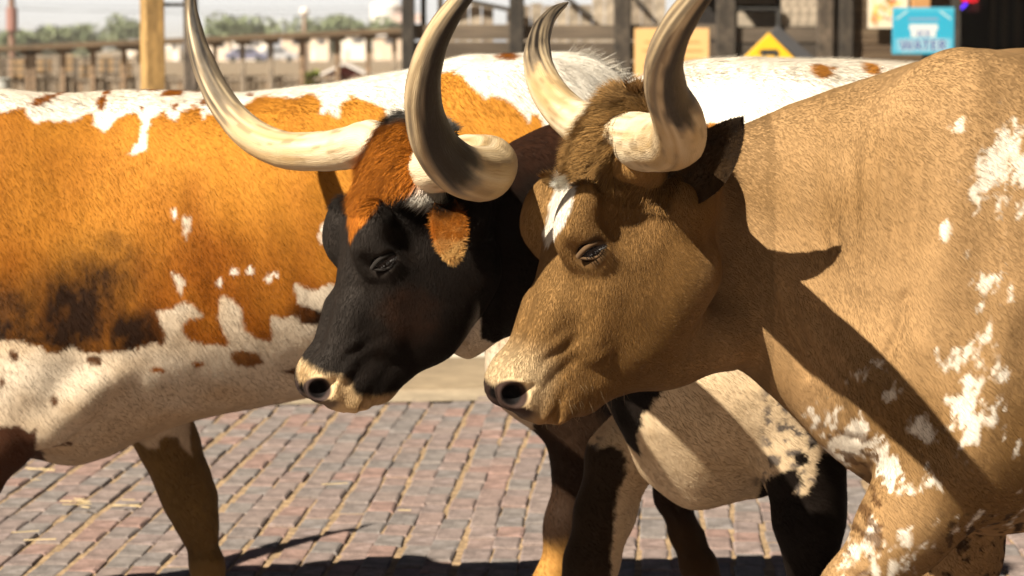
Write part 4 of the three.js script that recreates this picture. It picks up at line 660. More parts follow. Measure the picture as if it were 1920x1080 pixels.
  const { o, geos } = buildSteer({ prims, zr: [-D - 0.45, -D + 0.45], xr: [-0.2, 2.4], headBox: [at(895, 810, 5.0), at(1440, 185, 5.0)].map((p, i) => [p[0], p[1], -5.0 + (i ? 0.27 : -0.27)]), headCell: 0.0026, cell: 0.0065, relief, coat, label: 'tan steer in front with roan flecked shoulder and dark ear' });
  hornPart(o, [[...inFrame(fr, 0.06, -0.03, 0.0), 0.04], [...at(1160, 262, 4.95), 0.05], [...at(1195, 266, 4.87), 0.05], [...at(1237, 268, 4.7), 0.048], [...at(1270, 261, 4.53), 0.0455], [...at(1272, 224, 4.36), 0.0395], [...at(1249, 170, 4.21), 0.032], [...at(1247, 108, 4.07), 0.027], [...at(1272, 45, 3.96), 0.023], [...at(1315, -15, 3.88), 0.018], [...at(1365, -70, 3.83), 0.011], [...at(1400, -105, 3.82), 0.004]].map((q) => q), 3, (t, n) => sstep(0.49, 0.63, t) * (0.5 + 0.85 * sstep(-0.2, 0.2, n.x)));
  hornPart(o, [[...inFrame(fr, 0.06, -0.03, 0.0), 0.04], [...at(1125, 250, 5.08), 0.046], [...at(1100, 238, 5.16), 0.043], [...at(1062, 212, 5.3), 0.038], [...at(1025, 165, 5.45), 0.034], [...at(1008, 112, 5.58), 0.028], [...at(1014, 62, 5.68), 0.021], [...at(1036, 25, 5.76), 0.013], [...at(1066, 4, 5.82), 0.004]], 5, (t, n) => -0.05 + sstep(0.42, 0.75, t) * 0.75);
  const earC = (t, a) => mix3([0.055, 0.03, 0.012], [0.014, 0.009, 0.006], clamp(0.3 + t * 0.7 + 0.2 * noise(t * 9, a * 5, 2)));
  const e1 = earGeo(at(1268, 375, 4.9), at(1398, 212, 4.71), norm([-0.45, -0.55, 0.72]), 0.046, earC, 0.12, 0.7), e2 = earGeo(at(1180, 330, 5.14), at(1130, 300, 5.36), norm([-0.6, -0.5, -0.4]), 0.06, earC);
  for (const e of [e1, e2]) { const m = mesh('ear', e, coatMat, o); if (e === e1) hairCoat(e, 5200 * NH, 77, (x, y, z) => mix3([0.05, 0.028, 0.012], [0.014, 0.009, 0.006], clamp(0.5 + 0.6 * noise(x * 60, y * 60, z * 60))), () => [0.008, 0.001, 0.14, sub(at(1398, 212, 4.71), at(1268, 375, 4.9))], m, 'ear_hair'); }
  eyeParts(o, fr, std(0.085, 0.046, 0.018, 0.95, {}));
  for (const [px, d] of [[1545, D - 0.2], [1850, D + 0.2], [2840, D - 0.2], [2660, D + 0.2]]) addHoof(o, [at(px, 0, d)[0] - (px < 1600 ? 0.02 : 0), 0, -d]);
  const tail = mesh('tail', new THREE.TubeGeometry(new THREE.CatmullRomCurve3([at(2930, 150, D), at(2975, 300, D), at(2985, 700, D), at(2960, 1150, D)].map(V3)), 40, 0.022, 10), std(0.3, 0.18, 0.08, 0.9), o);
  // fur
  const flow = (x, y, z) => { const [u, v, w] = toFrame(fr, x, y, z); const hd = sstep(-0.2, -0.05, v) * sstep(-0.1, 0.05, u); const k = noise(x * 3, y * 3, z * 3) * 0.6; return add(scl(add(fr.U, [0.25 * k, 0, 0]), hd), scl([0.75, -0.6 + k * 0.4, 0], 1 - hd)); };
  const vis = (x, y, z, nz) => nz > -0.45 && (() => { const d = -z, px = 960 + F * x / d; return px < 2500 && y > 0.3; })();
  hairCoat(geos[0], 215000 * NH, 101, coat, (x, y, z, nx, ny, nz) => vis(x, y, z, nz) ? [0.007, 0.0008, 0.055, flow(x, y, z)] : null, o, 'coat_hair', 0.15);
  const curl = (x, y, z) => { const [u, v, w] = toFrame(fr, x, y, z); return [u, v, w]; };
  hairCoat(geos[1], 120000 * NH, 102, coat, (x, y, z, nx, ny, nz) => {
    const [u, v, w] = curl(x, y, z); if (!(nz > -0.45)) return null; if (Math.hypot(u - M.eye[0], v - M.eye[1]) < 0.03 && w > 0) return null;
    if (Math.hypot(u - M.nos[0], v - M.nos[1], (w - 0.062)) < 0.032 || u > M.nos[0] + 0.014) return null;
    return [0.0065, 0.0008, 0.055, flow(x, y, z)];
  }, o, 'coat_hair', 0.16);
  hairCoat(geos[1], 60, 105, () => [0.3, 0.22, 0.13], (x, y, z, nx, ny, nz) => { const [u, v, w] = curl(x, y, z); return u > 0.45 && u < 0.56 && v < -0.02 && nz > -0.3 && Math.hypot(u - M.nos[0], v - M.nos[1]) > 0.035 ? [0.019, 0.0005, 0.6, add(fr.U, scl(fr.V, -0.5)), 1, 0.6] : null; }, o, 'whiskers', 0.4);
  hairCoat(geos[1], 26000 * NH, 103, coat, (x, y, z, nx, ny, nz) => {
    const [u, v, w] = curl(x, y, z); if (u > 0.135 + 0.02 * noise(x * 30, y * 30, 1) || v < -0.1 || nz < -0.6 || Math.abs(w) > 0.12) return null;
    const k = noise(x * 22, y * 22, z * 22), q = noise(x * 22 + 40, y * 22, z * 22); return [0.03 * (1 - 0.6 * sstep(0.1, 0.155, u)), 0.0016, 0.5, add(fr.U, add(scl(fr.W, k * 2.0), scl(fr.V, q * 0.9))), 1, 0.5];
  }, o, 'poll_hair', 0.8);
  rebase(o, [at(2200, 0, D)[0], 0, -D]);
}

// ================================================================== the black headed steer in the middle
{
  const fr = headFrame(at(745, 250, 5.56), -0.267, 0.964, 0.3, 0.04), D = 5.86, M = { eye: solveUV(fr, 722, 492, 0.122), nos: solveUV(fr, 597, 728, 0.058), mouth: solveUV(fr, 690, 752, 0.066) };
  
  const prims = [bodyLoft(D, [
    [850, 345, 640, 0.06, 0.2], [885, 312, 655, 0.1, 0.17], [950, 268, 622, 0.125, 0.12], [1000, 242, 622, 0.14, 0.08], [1060, 220, 650, 0.155, 0.04], [1110, 196, 705, 0.175, 0], [1150, 168, 775, 0.195, 0], [1200, 143, 868, 0.215, 0, 2.2, -0.1], [1250, 124, 915, 0.235, 0, 2.2, -0.15], [1300, 113, 937, 0.25, 0, 2.2, -0.18], [1360, 108, 930, 0.26, 0, 2.2, -0.15],
    [1420, 107, 905, 0.275, 0, 2.2, -0.1], [1500, 110, 885, 0.29, 0, 2.3], [1600, 112, 875, 0.305, 0, 2.3], [1720, 116, 870, 0.315, 0, 2.4], [1900, 120, 858, 0.325, 0, 2.4], [2100, 124, 830, 0.325, 0, 2.4], [2300, 110, 780, 0.31, 0, 2.4], [2440, 118, 700, 0.25], [2520, 165, 610, 0.14], [2545, 260, 480, 0.04]], 0.05), ...headPrims(fr, M)];
  prims.push(cone(at(1255, 745, D - 0.12), 0.1, at(1310, 868, D - 0.05), 0.06, 0.08), cone(at(1250, 840, D - 0.02), 0.05, at(1420, 890, D - 0.02), 0.035, 0.06));
  for (const s of [1, -1]) {
    const z = D - 0.19 * s;
    prims.push(ell(at(1470, 430, D - 0.16 * s), [0.18, 0.3, 0.12], 0.1), ell(at(1400, 700, D - 0.17 * s), [0.13, 0.13, 0.1], 0.08));
    if (s > 0) prims.push(...legPrims([J(1485, 720, z, 0.105), J(1500, 850, z, 0.072), J(1517, 930, z, 0.06), J(1517, 985, z - 0.01, 0.058), J(1521, 1060, z, 0.04), J(1525, 1250, z, 0.032), [foot(at(1520, 0, z)[0], z), 0.048]], 0.05));
    else prims.push(...legPrims([J(1250, 770, z, 0.09), J(1165, 860, z, 0.066), J(1135, 960, z, 0.056), J(1108, 1055, z, 0.05), J(1090, 1130, z, 0.04), J(1050, 1290, z, 0.032), [foot(at(1030, 0, z)[0], z), 0.048]], 0.05));
    const hx = s > 0 ? 2440 : 2280;
    prims.push(ell(at(2330, 430, D - 0.15 * s), [0.22, 0.28, 0.13], 0.08), ...legPrims([J(2320, 640, D - 0.15 * s, 0.12), J(hx - 60, 850, z, 0.07), J(hx + 20, 1020, z, 0.046), J(hx, 1250, z, 0.034), [foot(at(hx - 30, 0, z)[0], z), 0.048]], 0.05));
  }
  const sm = sideMap(5.6), hm = sideMap(5.5);
  const black = [0.006, 0.0035, 0.0022], brown = [0.024, 0.0085, 0.0035], rust = [0.4, 0.125, 0.013];
  const neckP = [880, 150, 1085, 190, 1120, 199, 1160, 190, 1205, 187, 1265, 200, 1330, 236, 1362, 300, 1372, 420, 1345, 560, 1290, 660, 1254, 715, 1232, 752, 1206, 790, 1200, 830, 1206, 874, 1180, 850, 1150, 790, 1100, 700, 900, 640];
  const rustP = [655, 330, 672, 280, 700, 235, 770, 225, 815, 300, 806, 338, 770, 340, 735, 352, 712, 382, 690, 410, 668, 432, 655, 452, 650, 400];
  const pale = [545, 670, 588, 684, 615, 694, 645, 700, 660, 716, 668, 735, 700, 746, 745, 738, 745, 775, 640, 790, 575, 775];
  const legB = [1440, 905, 1462, 885, 1490, 876, 1500, 900, 1488, 925, 1510, 930, 1530, 900, 1528, 870, 1540, 845, 1570, 860, 1600, 900, 1600, 1400, 1430, 1400];
  const legF = [1105, 880, 1125, 895, 1150, 885, 1180, 895, 1192, 912, 1188, 945, 1172, 975, 1165, 1010, 1150, 1400, 1000, 1400, 1080, 940];
  const coat = (x, y, z, nx, ny, nz) => {
    const [px, py] = sm(x, y), [u, v, w] = toFrame(fr, x, y, z), fine = noise(x * 90, y * 40, z * 90) * 0.5 + noise(x * 220, y * 110, z * 220) * 0.5, wob = 7 * fbm(x * 16, y * 16, z * 16, 3) + 4 * fine, qx = px + wob, qy = py + 7 * fbm(x * 16 + 9, y * 16, z * 16, 3) + 4 * fine;
    const n1 = fbm(x * 22, y * 22, z * 22 + 5, 3); let c = mix3(WHITE, mix3([0.56, 0.43, 0.28], [0.42, 0.3, 0.17], clamp(0.4 + fbm(x * 7, y * 7, z * 7, 3))), sstep(560, 720, py));  // white dulled to tan low down: shade on the brisket painted in
    c = mix3(c, [0.42, 0.3, 0.17], sstep(0.2, 0.4, n1) * 0.5); c = mix3(c, [0.5, 0.41, 0.3], clamp(sstep(170, 120, py + 40 * n1) * 0.35 + 0.25 * n1));
    for (const [bx, by, rx, ry] of [[1548, 133, 22, 14], [1652, 128, 17, 12], [1575, 128, 8, 3], [1340, 245, 20, 14], [1220, 195, 10, 4]]) c = mix3(c, [0.3, 0.12, 0.02], sstep(2.5, -2.5, blob(qx, qy, bx, by, rx, ry)));
    const nk = sstep(3, -3, polyDist(neckP, qx, qy)); if (nk > 0) c = mix3(c, mix3(brown, black, sstep(230, 420, py + 60 * n1 - (px - 1000) * 0.12)), nk);
    if (z > -5.82 && py > 690 && px > 1400) {                                             // near leg: speckled above, black below
      const sp = fbm(px * 0.085, py * 0.085, 2.3, 2); c = mix3(c, [0.05, 0.045, 0.05], sstep(0.12, 0.2, sp) * sstep(1415, 1440, px) * 0.85);
      for (const [bx, by, rx, ry] of [[1500, 857, 13, 13], [1522, 832, 6, 6], [1600, 760, 10, 10]]) c = mix3(c, black, sstep(2, -2, blob(qx, qy, bx, by, rx, ry)));
      const d = polyDist(legB, qx, qy); c = mix3(c, black, sstep(3, -3, d));
    }
    if (px < 1240 && py > 780 && z < -5.86) { c = mix3(c, [0.06, 0.05, 0.05], sstep(0.1, 0.2, fbm(px * 0.08, py * 0.08, 6.1, 2)) * sstep(1150, 1120, px)); c = mix3(c, mix3(black, [0.04, 0.022, 0.009], 0.5), sstep(3, -3, polyDist(legF, qx, qy))); }
    const head = sstep(-0.27, -0.2, v) * sstep(-0.1, -0.02, u) * (px < 960 ? 1 : 0);
    if (head > 0) {
      const [hx, hy] = hm(x, y), rx = hx + wob, ry = hy + wob * 0.6; let h = mix3(black, [0.035, 0.013, 0.005], clamp(-0.15 + 0.5 * n1 + 0.45 * sstep(0.1, 0.03, Math.hypot(u - 0.33, v + 0.09))));
      h = mix3(h, [0.026, 0.021, 0.018], sstep(-0.05, 0.02, v) * 0.8);  // grey hair sheen of forehead and nose painted in as colour
      h = mix3(h, rust, sstep(4, -4, polyDist(rustP, rx, ry))); h = mix3(h, WHITE, sstep(0.035, 0.02, Math.hypot(u - 0.085, v + 0.05)) * (w > 0 ? 1 : 0) * 0.8);
      const pm = sstep(9, -7, polyDist(pale, rx + 8 * n1, ry + 8 * n1)); h = mix3(h, mix3([0.6, 0.43, 0.24], [0.28, 0.17, 0.07], clamp(0.3 + 1.3 * n1)), pm);
      const dn = Math.hypot(u - M.nos[0] - 0.004, v - M.nos[1], (Math.abs(w) - 0.05) * 0.6), nose = Math.max(sstep(0.03, 0.024, dn), sstep(M.nos[0] + 0.01, M.nos[0] + 0.018, u) * sstep(M.nos[1] - 0.06, M.nos[1] - 0.04, v) * 0.85);
      h = mix3(h, [0.05, 0.034, 0.03], nose); h = mix3(h, [0.004, 0.003, 0.003], sstep(0.021, 0.016, Math.hypot(u - M.nos[0] - 0.002, v - M.nos[1] + 0.002)) * sstep(0.07, 0.064, Math.abs(w)));
      c = mix3(c, h, head);
    }
    const g = 1 + 0.12 * fine + 0.05 * noise(x * 14, y * 14, z * 14); return [c[0] * g, c[1] * g, c[2] * g];
  };
  const relief = (x, y, z) => { let d = relief0(x, y, z); const [u, v, w] = toFrame(fr, x, y, z); d += furrow(u, v, w, 2); if (u < 0.16 && v > -0.08) d += 0.004 * fbm(x * 25, y * 25, z * 25, 3); return d; };
  const { o, geos } = buildSteer({ prims, zr: [-D - 0.42, -D + 0.62], xr: [-0.5, 1.85], headBox: [at(535, 790, 5.56), at(935, 215, 5.56)].map((p, i) => [p[0], p[1], -5.56 + (i ? 0.26 : -0.26)]), headCell: 0.0028, cell: 0.007, relief, coat, label: 'black headed steer with rust forehead and white speckled body' });
  hornPart(o, [[...inFrame(fr, 0.07, -0.05, 0.0), 0.04], [...at(790, 322, 5.48), 0.046], [...at(830, 312, 5.38), 0.048], [...at(880, 302, 5.25), 0.049], [...at(918, 306, 5.1), 0.049], [...at(905, 326, 4.97), 0.048], [...at(856, 314, 4.87), 0.0445], [...at(812, 264, 4.79), 0.0385], [...at(793, 190, 4.72), 0.0315], [...at(799, 125, 4.67), 0.0265], [...at(826, 55, 4.63), 0.0215], [...at(870, -8, 4.6), 0.016], [...at(905, -44, 4.6), 0.004]], 7, (t, n) => sstep(0.55, 0.69, t) * (0.5 + 0.85 * sstep(-0.15, 0.25, n.x)));
  hornPart(o, [[...inFrame(fr, 0.06, -0.03, -0.02), 0.038], [...at(705, 268, 5.62), 0.043], [...at(660, 276, 5.7), 0.043], [...at(600, 284, 5.8), 0.04], [...at(530, 280, 5.92), 0.0385], [...at(468, 250, 6.02), 0.036], [...at(420, 196, 6.1), 0.032], [...at(386, 130, 6.16), 0.027], [...at(366, 65, 6.2), 0.02], [...at(358, 5, 6.22), 0.0125], [...at(362, -50, 6.22), 0.004]], 9, (t, n) => -0.05 + sstep(0.4, 0.72, t) * 0.78);
  const earC = (t, a) => mix3([0.05, 0.022, 0.009], rust, clamp(0.45 + t * 0.8 + 0.3 * noise(t * 7, a * 5, 4)));
  const b1 = at(834, 376, 5.42), t1 = at(852, 497, 5.3), e1 = earGeo(b1, t1, norm([-0.13, 0.72, 0.7]), 0.03, earC, 0.14, 0.5), e2 = earGeo(at(700, 345, 5.74), at(688, 430, 5.92), norm([-0.7, 0.1, -0.3]), 0.04, (t, a) => black);
  for (const e of [e1, e2]) { const m = mesh('ear', e, coatMat, o); if (e === e1) hairCoat(e, 9000 * NH, 78, (x, y, z) => { const t = clamp(dot(sub([x, y, z], b1), norm(sub(t1, b1))) / 0.2); return mix3(mix3(black, rust, sstep(0.05, 0.35, t)), [0.62, 0.36, 0.12], sstep(0.35, 0.9, t + 0.3 * noise(x * 60, y * 60, z * 60))); }, () => [0.015, 0.0011, 0.32, sub(t1, b1), 1, 0.4], m, 'ear_hair'); }
  eyeParts(o, fr, std(0.007, 0.0045, 0.003, 0.95));
  for (const [px, d] of [[1520, D - 0.19], [1030, D + 0.19], [2410, D - 0.19], [2250, D + 0.19]]) addHoof(o, [at(px, 0, d)[0], 0, -d]);
  mesh('tail', new THREE.TubeGeometry(new THREE.CatmullRomCurve3([at(2500, 150, D), at(2545, 300, D), at(2550, 650, D), at(2530, 1050, D)].map(V3)), 40, 0.02, 10), std(0.5, 0.45, 0.36, 0.9), o);
  const flow = (x, y, z) => { const [u, v, w] = toFrame(fr, x, y, z); const hd = sstep(-0.25, -0.1, v) * sstep(-0.1, 0.05, u) * (x < 0 ? 1 : 0); const k = noise(x * 3, y * 3, z * 3) * 0.6; return add(scl(fr.U, hd), scl([0.75, -0.6 + k * 0.4, 0], 1 - hd)); };
  hairCoat(geos[0], 150000 * NH, 111, coat, (x, y, z, nx, ny, nz) => { const px = 960 + F * x / -z; return nz > -0.5 && px < 2300 && y > 0.3 ? [y > 1.385 ? 0.015 : 0.009, 0.0009, y > 1.385 ? 0.25 : 0.06, flow(x, y, z)] : null; }, o, 'coat_hair', 0.25);
  hairCoat(geos[1], 80000 * NH, 112, coat, (x, y, z, nx, ny, nz) => { const [u, v, w] = toFrame(fr, x, y, z); if (nz < -0.5 || (Math.hypot(u - M.eye[0], v - M.eye[1]) < 0.03 && w > 0) || Math.hypot(u - M.nos[0], v - M.nos[1], w - 0.062) < 0.03 || u > M.nos[0] + 0.014) return null; return [0.0065, 0.0008, 0.055, flow(x, y, z)]; }, o, 'coat_hair', 0.25);
  hairCoat(geos[1], 22000 * NH, 113, coat, (x, y, z, nx, ny, nz) => { const [u, v, w] = toFrame(fr, x, y, z); if (u > 0.17 || v < -0.1 || nz < -0.6) return null; const k = noise(x * 12, y * 12, z * 12); return [0.035 * (1 - 0.6 * sstep(0.1, 0.17, u)), 0.0016, 0.3, add(fr.U, add(scl(fr.W, k * 0.9), scl(fr.V, 0.3))), 1, 0.3]; }, o, 'poll_hair', 0.6);
  rebase(o, [at(1800, 0, D)[0], 0, -D]);
}

// ================================================================== the orange and white steer behind
{
  const D = 6.78, fr = headFrame(at(-560, 190, 6.7), -0.42, 0.907, -0.4);
  const prims = [bodyLoft(D, [
    [-560, 170, 420, 0.08], [-480, 165, 470, 0.115], [-380, 170, 540, 0.135], [-280, 180, 640, 0.16], [-200, 188, 740, 0.19], [-120, 194, 800, 0.22, 0, 2.2, -0.05], [-60, 194, 830, 0.25, 0, 2.2, -0.1], [0, 192, 848, 0.27, 0, 2.2, -0.15], [60, 183, 856, 0.285, 0, 2.2, -0.2], [130, 174, 870, 0.3, 0, 2.2, -0.22], [200, 170, 852, 0.31, 0, 2.2, -0.16], [260, 169, 822, 0.32, 0, 2.25, -0.1], [330, 170, 794, 0.33, 0, 2.3, -0.05], [400, 172, 776, 0.335, 0, 2.3], [460, 172, 764, 0.335, 0, 2.3], [560, 162, 746, 0.335, 0, 2.3], [640, 153, 728, 0.33, 0, 2.3], [720, 140, 704, 0.325, 0, 2.3], [800, 123, 676, 0.315, 0, 2.3], [870, 104, 648, 0.305, 0, 2.4],
    [930, 102, 634, 0.29, 0, 2.4], [1000, 100, 632, 0.27, 0, 2.4], [1070, 98, 600, 0.24, 0, 2.3], [1120, 108, 545, 0.2], [1165, 138, 470, 0.14], [1195, 170, 390, 0.07], [1205, 230, 320, 0.02]], 0.05), ...headPrims(fr)];
  prims.push(ell(at(955, 165, D - 0.2), [0.1, 0.045, 0.06], 0.06), ell(at(955, 165, D + 0.2), [0.1, 0.045, 0.06], 0.06), ell(at(1010, 330, D - 0.18), [0.19, 0.25, 0.12], 0.08), ell(at(1010, 330, D + 0.18), [0.19, 0.25, 0.12], 0.08));
  prims.push(ell(at(-20, 430, D - 0.15), [0.24, 0.3, 0.13], 0.14), ell(at(10, 660, D - 0.22), [0.14, 0.12, 0.11], 0.08), ell(at(-60, 430, D + 0.2), [0.15, 0.3, 0.13], 0.1));
  // elbow and the fold of skin behind it, near foreleg swung forward, far foreleg trailing
  prims.push(...legPrims([J(60, 720, D - 0.24, 0.105), J(0, 815, D - 0.23, 0.072), J(-55, 905, D - 0.22, 0.056), J(-100, 985, D - 0.22, 0.054), J(-125, 1040, D - 0.22, 0.04), J(-165, 1200, D - 0.22, 0.034), [foot(at(-185, 0, D)[0], D - 0.22), 0.048]], 0.05));
  prims.push(cone(at(225, 690, D - 0.28), 0.012, at(150, 748, D - 0.29), 0.032, 0.05), cone(at(150, 748, D - 0.29), 0.032, at(92, 800, D - 0.28), 0.045, 0.05));
  prims.push(...legPrims([J(290, 770, D + 0.16, 0.085), J(318, 835, D + 0.17, 0.068), J(343, 900, D + 0.17, 0.06), J(358, 945, D + 0.17, 0.055), J(372, 988, D + 0.17, 0.039), J(388, 1060, D + 0.17, 0.033), J(400, 1180, D + 0.17, 0.034), [foot(at(400, 0, D)[0], D + 0.17), 0.048]], 0.04), cone(at(378, 935, D + 0.17), 0.026, at(380, 965, D + 0.17), 0.022, 0.03));
  prims.push(...legPrims([J(1050, 560, D - 0.17, 0.16), J(1020, 690, D - 0.17, 0.12), J(1085, 800, D - 0.17, 0.07), J(1086, 880, D - 0.17, 0.05), J(1062, 980, D - 0.17, 0.04), J(1030, 1110, D - 0.17, 0.034), [foot(at(1000, 0, D)[0], D - 0.17), 0.046]], 0.06));
  prims.push(...legPrims([J(1060, 560, D + 0.17, 0.15), J(1130, 690, D + 0.17, 0.1), J(1250, 850, D + 0.2, 0.05), J(1263, 930, D + 0.2, 0.041), J(1285, 1000, D + 0.2, 0.033), J(1310, 1060, D + 0.2, 0.038), J(1345, 1130, D + 0.2, 0.034)], 0.04), cone(at(1312, 1000, D + 0.2), 0.014, at(1316, 1016, D + 0.2), 0.012, 0.015));
  const sm = sideMap(6.45), sf = sideMap(6.95);
  const W1 = [-700, 20, -700, 260, -300, 240, -60, 215, 0, 208, 14, 203, 28, 205, 36, 220, 48, 234, 70, 226, 95, 230, 122, 226, 135, 217, 148, 213, 156, 222, 157, 237, 181, 250, 193, 230, 215, 215, 237, 215, 250, 237, 246, 267, 231, 291, 265, 278, 261, 252, 267, 226, 293, 205, 300, 218, 318, 229, 324, 213, 348, 200, 363, 207, 370, 226, 376, 217, 396, 217, 425, 205, 452, 197, 467, 184, 500, 181, 537, 188, 560, 179, 578, 181, 594, 196, 593, 218, 607, 213, 630, 222, 633, 200, 652, 181, 677, 188, 695, 194, 718, 206, 729, 231, 732, 262, 752, 285, 775, 262, 790, 200, 800, 150, 821, 136, 847, 134, 870, 141, 877, 159, 899, 178, 907, 186, 914, 178, 940, 184, 955, 193, 981, 215, 990, 231, 994, 212, 1010, 218, 1018, 232, 1040, 280, 1100, 330, 1300, 350, 1300, 20];
  const W2 = [-60, 650, 0, 640, 30, 637, 56, 647, 72, 645, 85, 663, 107, 663, 130, 652, 156, 667, 193, 667, 219, 663, 252, 658, 259, 652, 281, 642, 311, 641, 307, 617, 293, 584, 322, 578, 341, 564, 360, 575, 383, 594, 360, 598, 341, 602, 339, 617, 356, 639, 393, 645, 422, 652, 426, 636, 411, 602, 415, 555, 435, 561, 452, 578, 454, 621, 478, 637, 504, 643, 513, 636, 506, 591, 526, 595, 556, 591, 562, 608, 593, 612, 640, 600, 720, 600, 800, 560, 880, 560, 960, 520, 1060, 540, 1060, 700, 1010, 780, 1140, 800, 1140, 1000, -60, 1000];
  const W3 = [552, 530, 570, 538, 585, 544, 615, 531, 640, 540, 625, 570, 611, 566, 600, 583, 575, 572, 556, 569], W4 = [317, 507, 335, 516, 347, 528, 340, 535, 337, 555, 328, 530], W5 = [339, 404, 354, 404, 353, 428, 347, 452, 343, 430];
  const legA = [-200, 815, -60, 800, 0, 805, 30, 800, 50, 812, 72, 796, 64, 830, 0, 1300, -300, 1300], legFar = [235, 830, 262, 818, 285, 834, 303, 830, 305, 815, 322, 808, 340, 813, 346, 830, 362, 846, 356, 780, 470, 790, 470, 1300, 200, 1300];
  const brownS = [[165, 177, 9, 6], [165, 197, 9, 14], [312, 201, 6, 6], [362, 195, 7, 6], [245, 205, 4, 4], [447, 182, 8, 4], [240, 171, 26, 4], [295, 176, 20, 9], [350, 172, 28, 4], [290, 699, 13, 5], [370, 686, 11, 5], [950, 106, 24, 7], [1000, 88, 4, 3]], darkS = [[25, 664, 7, 8], [103, 750, 7, 10], [100, 846, 6, 5], [113, 843, 5, 5], [548, 703, 22, 8], [176, 681, 15, 9], [5, 715, 6, 9]];
  const whiteS = [[325, 403, 4, 9], [410, 528, 5, 8], [438, 508, 7, 5], [468, 507, 6, 6], [505, 520, 8, 6], [520, 513, 4, 4], [628, 395, 9, 12], [607, 428, 9, 12], [600, 445, 3, 10]];
  const saddle = [24, 200, 40, 187, 92, 172, 84, 182, 62, 192, 44, 200], spot = [425, 662, 450, 661, 478, 664, 490, 686, 470, 692, 440, 690, 430, 680];
  const orange = [0.4, 0.165, 0.02], deep = [0.2, 0.06, 0.005], sableShade = [0.014, 0.0055, 0.002], warmW = [0.5, 0.42, 0.325];
  const coat = (x, y, z, nx, ny, nz) => {
    const [px, py] = sm(x, y), fine = noise(x * 90, y * 35, z * 90) * 0.5 + noise(x * 200, y * 90, z * 200) * 0.5, f3 = fbm(x * 15, y * 15, z * 15, 3), qx = px + 6 * f3 + 5 * fine, qy = py + 6 * fbm(x * 15 + 20, y * 15, z * 15, 3) + 6 * fine, big = fbm(x * 4, y * 4, z * 4, 3);
    const e = 3.5, In = (P) => sstep(e, -e, polyDist(P, qx, qy));
    let c = mix3(orange, deep, clamp(0.2 + 1.0 * big + 0.4 * fbm(px * 0.016, py * 0.008, 2.2, 3) + sstep(330, 640, py) * 0.5));
    const sd = Math.max(sstep(185, 25, Math.hypot((px - 140 + (py - 600) * 0.3) * 1.05, (py - 590) * 0.92)), 0.9 * sstep(105, 15, Math.hypot(px - 240, (py - 622) * 1.1)), 0.8 * sstep(120, 10, Math.hypot((px - 20) * 0.9, py - 600)), 0.55 * sstep(60, 10, Math.hypot(px - 195, py - 470)), 0.75 * sstep(60, 10, Math.hypot(px - 585, py - 590)));  // sable coat patches, with the shade behind the elbow painted in
    c = mix3(c, sableShade, clamp(sd * 1.1 + (0.5 * f3 + 0.3 * fine + 0.4 * big) * sstep(0, 0.35, sd)));
    const w1 = In(W1), w2 = In(W2); if (w1 > 0) c = mix3(c, mix3(WHITE, [0.5, 0.42, 0.32], clamp(0.5 * f3 + 0.45 * sstep(420, 150, px) * sstep(215, 185, py))), w1); if (w2 > 0) c = mix3(c, mix3(warmW, [0.42, 0.31, 0.2], clamp(0.3 + 0.9 * fbm(x * 9, y * 14, z * 9, 3) + 0.5 * sstep(700, 830, py))), w2);  // belly white dulled by painted shading and some dirt
    for (const P of [W3, W4, W5]) { const k = In(P); if (k > 0) c = mix3(c, warmW, k); }
    for (const [a, b, rx, ry] of whiteS) c = mix3(c, WHITE, sstep(2.5, -2.5, blob(qx, qy, a, b, rx, ry)));
    for (const [a, b, rx, ry] of brownS) c = mix3(c, deep, sstep(2, -2, blob(qx, qy, a, b, rx, ry)));
    for (const [a, b, rx, ry] of darkS) c = mix3(c, [0.07, 0.03, 0.012], sstep(2, -2, blob(qx, qy, a, b, rx, ry)));
    c = mix3(c, deep, In(saddle)); c = mix3(c, [0.13, 0.05, 0.012], In(spot));
    if (z > -6.72) { if (px < 120) c = mix3(c, [0.05, 0.02, 0.01], In(legA)); } else if (py > 760 && px < 500) { const [fx, fy] = sf(x, y); const k = sstep(e, -e, polyDist(legFar, fx + 6 * f3 + 4 * fine, fy + 6 * f3 + 4 * fine)); c = mix3(c, mix3([0.16, 0.095, 0.03], [0.06, 0.03, 0.012], clamp(0.4 + big + 0.4 * f3)), k); }
    if (px > 1000 && py > 690) c = mix3(c, mix3([0.022, 0.0105, 0.005], [0.4, 0.2, 0.05], sstep(1015, 1075, py + 14 * f3) * (px < 1150 ? 1 : 0.06)), sstep(690, 740, py));  // hind legs painted dark as in shade, near one orange below as if sunlit
    const g = 1 + 0.14 * fine + 0.06 * noise(x * 14, y * 14, z * 14); return [c[0] * g, c[1] * g, c[2] * g];
  };
  const relief = (x, y, z) => { const [px, py] = sm(x, y); return relief0(x, y, z) + 0.006 * fbm(x * 5, y * 2.5, z * 3, 2) + 0.0022 * Math.sin((x * 1.0 + 0.25 * y) * 60) * sstep(250, 330, px) * sstep(800, 650, px) * sstep(260, 350, py) * sstep(620, 540, py); };
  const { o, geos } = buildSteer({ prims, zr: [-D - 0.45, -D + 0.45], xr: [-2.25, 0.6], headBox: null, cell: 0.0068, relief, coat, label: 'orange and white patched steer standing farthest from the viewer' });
  const W = fr.W, hp = (u, v, w) => inFrame(fr, u, v, w);
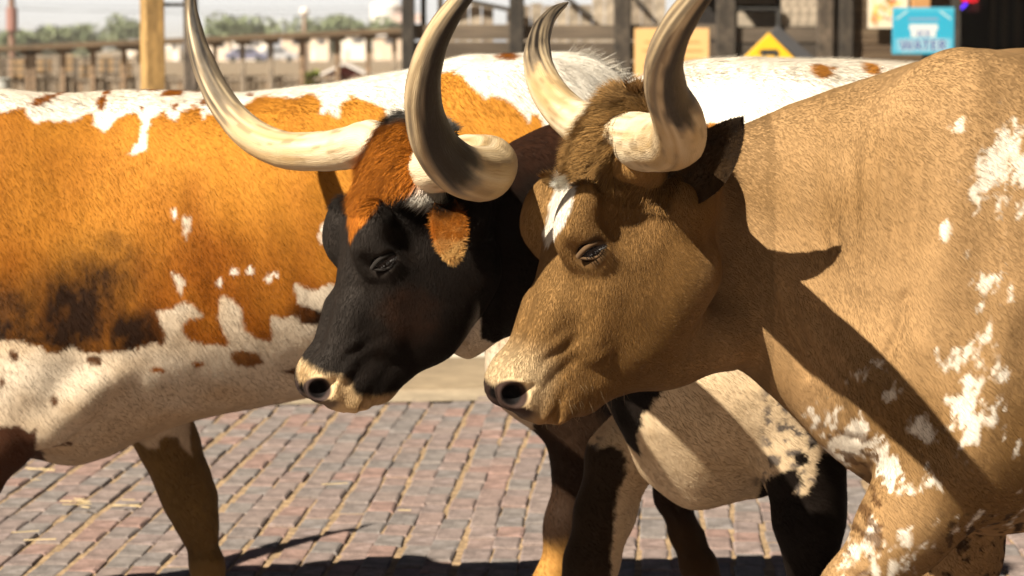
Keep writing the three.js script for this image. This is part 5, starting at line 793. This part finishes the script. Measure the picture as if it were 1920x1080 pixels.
  hornPart(o, [[...hp(0.05, 0, 0.1), 0.046], [...hp(0.06, 0, 0.3), 0.044], [...hp(0.02, 0.03, 0.5), 0.038], [...hp(-0.08, 0.08, 0.64), 0.028], [...hp(-0.18, 0.14, 0.72), 0.005]], 13, (t) => t - 0.3);
  hornPart(o, [[...hp(0.05, 0, -0.1), 0.046], [...hp(0.06, 0, -0.3), 0.044], [...hp(0.02, 0.03, -0.5), 0.038], [...hp(-0.08, 0.08, -0.64), 0.028], [...hp(-0.18, 0.14, -0.72), 0.005]], 15, (t) => t - 0.3);
  for (const s of [1, -1]) mesh('ear', earGeo(hp(0.09, -0.14, 0.1 * s), hp(0.14, -0.2, 0.28 * s), norm(add(fr.U, scl(fr.V, 0.6))), 0.055, (t) => mix3(orange, deep, t)), coatMat, o);
  eyeParts(o, fr, std(0.1, 0.05, 0.02, 0.5));
  for (const [x, d] of [[at(-185, 0, D)[0], D - 0.22], [at(400, 0, D)[0], D + 0.17], [at(1000, 0, D)[0], D - 0.17]]) addHoof(o, [x, 0, -d]);
  mesh('tail', new THREE.TubeGeometry(new THREE.CatmullRomCurve3([at(1150, 130, D), at(1206, 230, D), at(1215, 520, D), at(1190, 800, D)].map(V3)), 40, 0.02, 10), std(0.5, 0.45, 0.36, 0.9), o);
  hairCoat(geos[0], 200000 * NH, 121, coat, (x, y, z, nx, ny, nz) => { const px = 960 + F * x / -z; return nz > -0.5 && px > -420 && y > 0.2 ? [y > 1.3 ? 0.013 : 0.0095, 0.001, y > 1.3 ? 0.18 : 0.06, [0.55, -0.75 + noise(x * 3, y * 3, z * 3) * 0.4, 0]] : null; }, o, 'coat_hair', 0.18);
  hairCoat(geos[0], 260 * NH, 123, coat, (x, y, z, nx, ny, nz) => { const px = 960 + F * x / -z; return px > 1060 && px < 1185 && y > 1.25 && ny > 0.25 && Math.abs(z + D) < 0.07 ? [0.032, 0.0024, 0.6, [0.8, 0.1, 0]] : null; }, o, 'tail_head_hair');
  rebase(o, [at(350, 0, D)[0], 0, -D]);
}
renderer.render(scene, camera);
